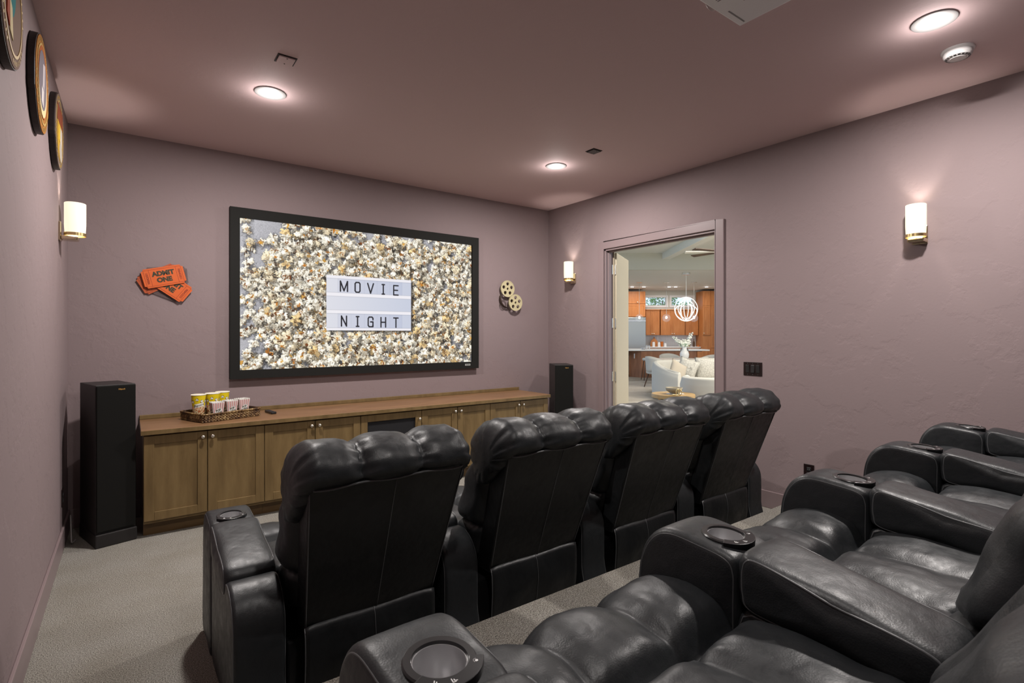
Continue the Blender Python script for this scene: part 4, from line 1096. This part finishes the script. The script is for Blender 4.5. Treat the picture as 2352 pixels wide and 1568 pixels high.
# island
isl = empty('kitchen_island', G(5.2, 17.5, 0), -YAW, 'kitchen island with brown wood sides and a white top', 'kitchen island')
MB().prism([(-.86, .0), (.9, .0), (1.2, .06), (1.2, .95), (-1.9, .95), (-1.9, .42), (-1.14, .42)], .0, .90).build('body', M_isl, isl)
MB().box(1.02, 1.20, -.012, .05, .55, .88).build('drawer', M_honey, isl); MB().box(-2.0, 1.42, -.06, 1.05, .90, .945).build('stone_top', M_white, isl, bevel=.006)
MB().box(-1.88, -1.18, .395, .43, .12, .88).build('dishwasher_front', mat('dark_glass_door', (.08, .07, .06, 1), .25), isl)
MB().box(-1.88, -1.18, .40, .44, .0, .10).build('toe_kick', M_black, isl)
for dx in (-1.05, -.92): MB(Matrix.Translation((dx, .20+.15*(-.985-dx), 0))).box(-.015, .015, -.045, -.02, .64, .80).build('handle', M_steel, isl)
# things on the island and the far worktop
def lathe_thing(name, prof, lat, dep, z, m, label, cat, n=24, group=None):
    return tag(MB().lathe(prof, (0, 0, 0), n).build(name, m, smooth=True, angle=45, loc=G(lat, dep, z)), label, cat, group)
def U(u, d_): return (u-1176)*d_/1197
M_cer = mat('white_ceramic', (.72, .71, .68, 1), .3); M_terra = mat('orange_canister', (.55, .16, .03, 1), .5)
bo = MB(Matrix.Translation(G(U(1503.5, 21.7), 21.72, .943)) @ Mg @ Matrix.Rotation(-.12, 4, 'X'))
pts = [(.15*math.cos(a)*(1 if math.sin(a) < .6 else .8), .20+.19*math.sin(a)) for a in [PI*2*k/28-PI/2 for k in range(28)]]
pts = [(-.16, 0), (.16, 0), (.165, .12), (.14, .22), (.08, .30), (.03, .34), (.025, .40), (-.025, .40), (-.03, .34), (-.08, .30), (-.14, .22), (-.165, .12)]
tag(bo.prism(pts, 0, .02, 'y').build('cutting_board', M_honey), 'arched honey wood cutting board leaning on the backsplash', 'cutting board')
for u, r_, h, lb in ((1501.5, .055, .20, 'white canister in front of the arched cutting board'), (1514, .055, .19, 'white canister left of the orange canister'), (1528.5, .05, .15, 'short white canister right of the orange canister')):
    c_ = lathe_thing('canister', [(0, 0), (r_, 0), (r_, h*.8), (r_*.9, h*.85), (r_*.92, h), (0, h)], U(u, 21.5), 21.52, .94, M_cer, lb, 'canister', group='white kitchen canisters')
lathe_thing('canister', [(0, 0), (.05, 0), (.062, .19), (.068, .21), (0, .21)], U(1521.5, 21.55), 21.62, .94, M_terra, 'orange tapered canister on the far worktop', 'canister')
lathe_thing('utensil_jar', [(0, 0), (.07, 0), (.07, .24), (.06, .24), (.06, .02), (0, .02)], U(1581.5, 21.5), 21.55, .94, M_brass, 'gold jar on the far worktop behind the flowers', 'jar')
lathe_thing('bottle', [(0, 0), (.045, 0), (.045, .17), (.016, .25), (.014, .34), (0, .34)], U(1594.5, 21.5), 21.55, .94, M_dwood, 'dark bottle on the far worktop left of the framed picture', 'bottle')
lathe_thing('plant_pot', [(0, 0), (.03, 0), (.04, .07), (0, .07)], U(1604.5, 21.5), 21.52, .94, M_terra, 'tiny pot plant between the dark bottle and the framed picture', 'pot plant')
pb = empty('framed_picture', G(U(1617.5, 21.6), 21.63, .94), -YAW, 'framed line drawing of stems leaning against the far kitchen wall', 'picture')
MB().box(-.165, .165, 0, .02, 0, .46).build('frame', M_oak, pb); fp_ = MB().box(-.145, .145, -.003, .0, .02, .44).build('paper', mat('pale_pink_paper', (.66, .50, .42, 1), .7), pb)
for k in range(3): MB().tube([(-.07+.07*k, -.005, .10), (-.06+.06*k, -.005, .24), (-.08+.075*k, -.005, .36)], .006, 5).build('stem_line', M_terra, fp_)
for u, lb in ((1485.8, 'left salt mill on the island'), (1491, 'right salt mill on the island')):
    t = empty('spice_mill', G(U(u, 17.9), 17.9, .945), 0, lb, 'spice mill', 'spice mills on the island')
    MB().cyl((0, 0, 0), .024, .10, 16).build('jar', M_cer, t); MB().cyl((0, 0, .10), .025, .035, 16).build('lid', M_steel, t)
tag(MB(Matrix.Translation(G(U(1478, 17.8), 17.8, .945))).lathe([(0, 0), (.06, 0), (.09, .045), (.082, .045), (.055, .01), (0, .01)], (0, 0, 0), 20).build('small_bowl', M_steel, smooth=True), 'small grey bowl on the left of the island', 'bowl')

# dining table, chairs, vase
TB = G(U(1560, 14.9), 14.9, 0)
tb_ = empty('dining_table', TB, -YAW, 'round pale dining table under the glowing chandelier', 'table')
MB().lathe([(0, .715), (.72, .715), (.78, .735), (.78, .750), (0, .750)], (0, 0, 0), 48).build('table_top', mat('pale_table_top', (.50, .45, .37, 1), .4), tb_, smooth=True, angle=30)
MB().lathe([(.30, 0), (.30, .03), (.10, .10), (.09, .6), (.22, .715), (0, .715)], (0, 0, 0), 24).build('pedestal', M_oak, tb_, smooth=True, angle=40)
M_boucle = mat('cream_upholstery', (.50, .48, .43, 1), .95)
def dchair(u, dep, rz, label):
    o = empty('dining_chair', G(U(u, dep), dep, 0), -YAW+rz, label, 'chair', 'cream dining chairs')
    bk = MB()
    def f(uu, v):
        a = PI*(-.12)+PI*1.24*uu; z = .44+.42*(v if v < 1 else 1)*(.62+.38*math.sin(PI*uu)); r_ = .27+.03*v
        return (r_*math.cos(a), r_*math.sin(a)*.9, z)
    bk.grid(f, 24, 6); b_ = bk.build('backrest', M_boucle, o, smooth=True); s3 = b_.modifiers.new('s', 'SOLIDIFY'); s3.thickness = .05; s3.offset = 0
    MB().sell((0, 0, .43), (.26, .25, .07), .5, .7).build('seat', M_boucle, o, smooth=True)
    for sx in (-1, 1):
        for sy in (-1, 1): MB().tube([(sx*.15, sy*.14, .40), (sx*.24, sy*.23, 0)], [.02, .011], 8).build('leg', M_dwood, o, smooth=True)
    return o
dchair(1508, 14.3, PI*.62, 'cream dining chair with dark legs at the left of the round table')
dchair(1539, 16.1, 0, 'cream dining chair on the far side of the round table, facing the doorway')
dchair(1600, 13.95, -PI*.80, 'cream dining chair with a low wide back, right of the vase')
dchair(1627, 15.2, -PI*.35, 'cream dining chair at the right of the round table')
st = empty('bar_stool', G(U(1489, 16.6), 16.6, 0), -YAW, 'dark-legged stool at the island, behind the left dining chair', 'stool')
MB().lathe([(0, .62), (.17, .62), (.19, .66), (.17, .70), (0, .70)], (0, 0, 0), 24).build('seat', M_boucle, st, smooth=True)
for sx in (-1, 1):
    for sy in (-1, 1): MB().tube([(sx*.11, sy*.11, .62), (sx*.18, sy*.18, 0)], .014, 8).build('leg', M_dwood, st)
va = empty('vase', G(U(1572, 14.45), 14.45, .750), -YAW, 'white two-handled vase on the round dining table', 'vase')
MB().lathe([(0, 0), (.085, 0), (.115, .08), (.125, .15), (.105, .23), (.065, .265), (.060, .37), (.066, .39), (.050, .38), (.045, .27), (.08, .2), (.08, .05), (0, .02)], (0, 0, 0), 32).build('vase_body', M_cer, va, smooth=True)
for s in (-1, 1): MB().tube([(s*.062, 0, .30), (s*.10, 0, .295), (s*.095, 0, .25)], .012, 8).build('handle', M_black, va, smooth=True)
fb = empty('flower_bunch', G(U(1572, 14.45), 14.45, 1.125), -YAW, 'bunch of white flowers standing in the white vase', 'flowers')
fr2 = random.Random(9); fl_, gl = MB(), MB()
stems = [(-.30, .24), (-.20, .16), (-.10, .13), (.0, .15), (.08, .18), (.17, .28), (.21, .36), (.12, .12), (-.05, .05), (.05, .06)]
for (dx, dz) in stems:
    gl.tube([(0, 0, -.10), (dx*.5, fr2.uniform(-.03, .03), dz*.4), (dx, 0, dz)], .005, 5)
    for k in range(26):
        t = .30+.70*k/26; s = .027*(1.2-.5*t); c = (dx*t+fr2.uniform(-.045, .045), fr2.uniform(-.05, .05), dz*t+fr2.uniform(-.045, .045)); fl_.sell(c, (s, s, s), nu=7, nv=5)
for k in range(26):
    a = fr2.uniform(0, 6.28); r_ = fr2.uniform(.05, .15); z = fr2.uniform(-.02, .08); p = Vector((r_*math.cos(a), r_*math.sin(a)*.6, z)); q = Vector((math.cos(a), math.sin(a), fr2.uniform(-.4, .3)))*.06; sd = Vector((-math.sin(a), math.cos(a), 0))*.02
    gl.add([tuple(p-q), tuple(p+sd), tuple(p+q), tuple(p-sd)], [(0, 1, 2, 3)])
x = fl_.build('petals', mat('white_petals', (.80, .80, .72, 1), .7), fb, smooth=True); x['kind'] = 'stuff'; x = gl.build('stems_and_leaves', M_leaf, fb); x['kind'] = 'stuff'

# chandelier and pendants
M_led = mat('glowing_white_band', (.9, .9, .9, 1), .4, emit=(1, .97, .9), es=.75)
ch = empty('chandelier', G(U(1576, 15.6), 15.6, 3.30), -YAW, 'white glowing globe chandelier of looping bands above the dining table', 'chandelier')
MB().cyl((0, 0, -.07), .12, .07, 24).build('canopy', M_nickel, ch); MB().tube([(0, 0, -.07), (0, 0, -.82)], .008, 6).build('cable', M_nickel, ch)
cz = -1.09
for k in range(8):
    a = 2*PI*k/8+.2
    pr_ = [(.02, .36), (.07, .30), (.20, .15), (.24, .0), (.18, -.16), (.05, -.28), (.02, -.34)] if k % 2 else [(.02, .36), (.05, .28), (.10, .16), (.30, .06), (.355, -.04), (.30, -.20), (.10, -.345)]
    p = catmull([(r_, z) for r_, z in pr_], 6, False)
    MB().tube([(q[0]*math.cos(a), q[0]*math.sin(a), cz+q[1]) for q in p], .010, 6).build('light_band', M_led, ch, smooth=True)
for a in (.1, PI/2+.1):
    MB().tube([(.36*math.cos(t)*math.cos(a), .36*math.cos(t)*math.sin(a), cz+.36*math.sin(t)) for t in [2*PI*k/40 for k in range(40)]], .009, 6, closed=True).build('light_ring', M_led, ch, smooth=True)
M_gl = mat('clear_glass', (.9, .95, 1, 1), .03, alpha=.12, spec=.8)
M_bulb = mat('bulb_glow', (1, 1, 1, 1), .4, emit=(1, .96, .9), es=9)
for k, u in enumerate((1468.5, 1530.5, 1594)):
    o = empty('pendant_light', G(U(u, 18.4), 18.4, 3.30), -YAW, ['clear glass globe pendant over the island in front of the refrigerator', 'clear glass globe pendant over the middle of the island', 'clear glass globe pendant over the island, partly behind the chandelier'][k], 'pendant light', 'glass globe pendants over the island')
    MB().cyl((0, 0, -.02), .10, .02, 20).build('canopy', M_nickel, o); MB().tube([(0, 0, -.02), (0, 0, -1.13)], .006, 6).build('rod', M_nickel, o)
    g = MB().sell((0, 0, -1.27), (.14, .14, .14)).build('globe', M_gl, o, smooth=True)
    MB().sell((0, 0, -1.25), (.035, .035, .045), nu=14, nv=8).build('bulb', M_bulb, o, smooth=True)
for k, (u, v) in enumerate(((1452, 668), (1479, 664), (1537, 668.5), (1552, 663.8), (1623, 668))):
    dp = min(20.3, 1.837*1197/(767-v)); recessed(G(U(u, dp), dp, 3.30), ['kitchen ceiling light at the left, above the refrigerator', 'kitchen ceiling light between the first two pendants', 'kitchen ceiling light above the left window', 'kitchen ceiling light just left of the chandelier canopy', 'kitchen ceiling light above the tall pantry cabinet'][k], 14, .10, 'recessed kitchen ceiling lights')
# ceiling fan
cf = empty('ceiling_fan', G(U(1668, 9.5), 9.5, 4.6), -YAW, 'dark slim-bladed ceiling fan at the right of the doorway view', 'ceiling fan')
MB().tube([(0, 0, 0), (0, 0, -1.55)], .02, 8).build('downrod', M_nickel, cf); MB().lathe([(0, -1.55), (.11, -1.57), (.12, -1.66), (.05, -1.72), (0, -1.72)], (0, 0, 0), 24).build('motor', M_nickel, cf, smooth=True, angle=40)
for k, a in enumerate((171, 200, 250, 300, 20, 80, 125)):
    MB(Matrix.Rotation(math.radians(a), 4, 'Z') @ Matrix.Translation((0, 0, -1.63)) @ Matrix.Rotation(.2, 4, 'X')).prism([(.10, -.03), (.72, -.05), (.72, .05), (.10, .03)], -.006, .006).build('blade', M_dwood if k else M_white, cf)

# round sofa, armchair, cushions, side table
def curved_seat(name, lat, dep, rz, R, a0, a1, zfun, label, cat):
    o = empty(name, G(lat, dep, 0), -YAW+rz, label, cat); sh = MB()
    th = .16
    def f(uu, v):
        # closed section around v: outer up, over, inner down
        a = a0+(a1-a0)*uu; zt_ = zfun(uu); t = v*4
        k = int(t) % 4; w_ = t-int(t)
        endr = 1
        sect = [(R, .05), (R+.01, .3*zt_), (R+.01, .8*zt_), (R-.02, zt_-.03), (R-th/2, zt_), (R-th+.02, zt_-.03), (R-th, .7*zt_), (R-th, .30), (R-th, .05)]
        s = v*(len(sect)); i = int(s) % len(sect); fr__ = s-int(s); p = sect[i]; q = sect[(i+1) % len(sect)]
        r_ = p[0]+(q[0]-p[0])*fr__; z = p[1]+(q[1]-p[1])*fr__
        return (r_*math.cos(a), r_*math.sin(a), z)
    sh.grid(f, 40, 36, cv=True, capu=True); sh.build('curved_back', M_boucle, o, smooth=True, bevel=.02, angle=60)
    MB().lathe([(0, .08), (R-th-.01, .08), (R-th, .12), (R-th, .38), (R-th-.05, .44), (0, .45)], (0, 0, 0), 40).build('seat_cushion', M_boucle, o, smooth=True, angle=40)
    return o
sf = curved_seat('round_sofa', U(1600, 11.9), 11.9, 0, .98, -PI*.28+PI*.0, PI*1.27, lambda t: .84 if t < .80 else .84-.20*((t-.80)/.20), 'cream round sofa with cushions, its curved back toward the dining table', 'sofa')
ar = curved_seat('armchair', U(1634, 8.6), 8.75, PI, .44, -PI*.25, PI*1.25, lambda t: .765, 'cream rounded armchair at the right of the doorway view, seen from behind', 'armchair')
def pillow_obj(u, dep, z, s, rx, rz, m, label, ry=0, sx=1):
    R = Matrix.Rotation(-YAW+rz, 4, 'Z') @ Matrix.Rotation(rx, 4, 'X') @ Matrix.Rotation(ry, 4, 'Y')
    mb = MB(R)
    def f(uu, v, sg):
        x = 2*uu-1; y = 2*v-1; k = (1-abs(x)**2.6)*(1-abs(y)**2.6); e = 1-.07*(1-x*x)*(y*y)-.07*(1-y*y)*(x*x)
        return (x*s*e*sx, sg*.42*s*k**.6, y*s*e)
    mb.grid(lambda a, b: f(a, b, 1), 14, 14); mb.grid(lambda a, b: f(a, b, -1), 14, 14)
    return tag(mb.build('cushion', m, smooth=True, loc=G(U(u, dep), dep, z)), label, 'cushion')
M_c1 = mat('plain_taupe_cushion', (.40, .35, .28, 1), .9)
M_c2 = mat('patterned_cushion', (.6, .58, .52, 1), .9)
v_ = tcoord(M_c2); vo_ = nd(M_c2, 'ShaderNodeTexVoronoi'); vo_.feature = 'DISTANCE_TO_EDGE'; vo_.inputs['Scale'].default_value = 19; lk(M_c2, v_, vo_.inputs['Vector'])
lk(M_c2, ramp(M_c2, vo_.outputs['Distance'], [(.02, (.26, .25, .22, 1)), (.05, (.48, .46, .41, 1))]), P(M_c2).inputs['Base Color'])
pillow_obj(1557, 11.60, .64, .22, -.25, .45, M_c1, 'plain taupe cushion at the left end of the round sofa', .5)
pillow_obj(1579, 12.20, .66, .23, -.25, -.35, M_c2, 'patterned cushion beside the taupe cushion on the round sofa', .35)
pillow_obj(1631, 12.3, .63, .29, -.2, -.1, M_c2, 'wide patterned cushion at the right of the round sofa', 0, 1.2)
sd_ = empty('side_table', G(U(1546, 8.3), 8.3, 0), -YAW, 'round pale wood side table behind the leather headrests', 'side table')
MB().lathe([(0, .455), (.33, .455), (.335, .46), (.335, .505), (.33, .515), (0, .515)], (0, 0, 0), 40).build('table_top', M_oak, sd_, smooth=True, angle=40)
for k in range(3):
    a = 2*PI*k/3+PI*1.15; MB().tube([(.29*math.cos(a), .29*math.sin(a), .455), (.30*math.cos(a), .30*math.sin(a), 0)], .02, 8).build('leg', M_oak, sd_)
MB(Matrix.Translation((.07, -.335, .482)) @ Matrix.Rotation(PI/2, 4, 'X')).lathe([(0, 0), (.012, 0), (.018, .018), (0, .022)], (0, 0, 0), 14).build('knob', M_brass, sd_, smooth=True)
tag(MB().lathe([(0, 0), (.055, 0), (.06, .008), (.12, .05), (.132, .095), (.122, .095), (.11, .05), (.05, .015), (0, .015)], (0, 0, 0), 32).build('bowl', mat('stone_bowl', (.30, .25, .17, 1), .6), smooth=True, loc=G(U(1548, 8.25), 8.25, .523)), 'stone bowl on the round side table', 'bowl')
bk_ = tag(MB(Mg).box(-.10, .14, -.07, .07, 0, .008).build('magazine', M_white, loc=G(U(1548, 8.25), 8.25, .515)), 'thin white magazine under the stone bowl', 'magazine')
gk = empty('gold_ornament', G(U(1557, 8.05), 8.02, .520), -YAW, 'gold looped chain ornament leaning on the stone bowl', 'ornament')
for k, (dx, rr, rz) in enumerate(((-.01, .045, .3), (.022, .04, -.5))):
    MB(Matrix.Translation((dx, 0, rr+.006)) @ Matrix.Rotation(rz, 4, 'Z') @ Matrix.Rotation(PI/2, 4, 'X')).tube([(rr*.7*math.cos(2*PI*t/20), rr*math.sin(2*PI*t/20), 0) for t in range(20)], .007, 8, closed=True).build('link', M_brass, gk, smooth=True)
MB(Matrix.Translation((-.05, -.01, .008))).tube([(.05*math.cos(2*PI*t/20), .025*math.sin(2*PI*t/20), 0) for t in range(20)], .007, 8, closed=True).build('link', M_brass, gk, smooth=True)
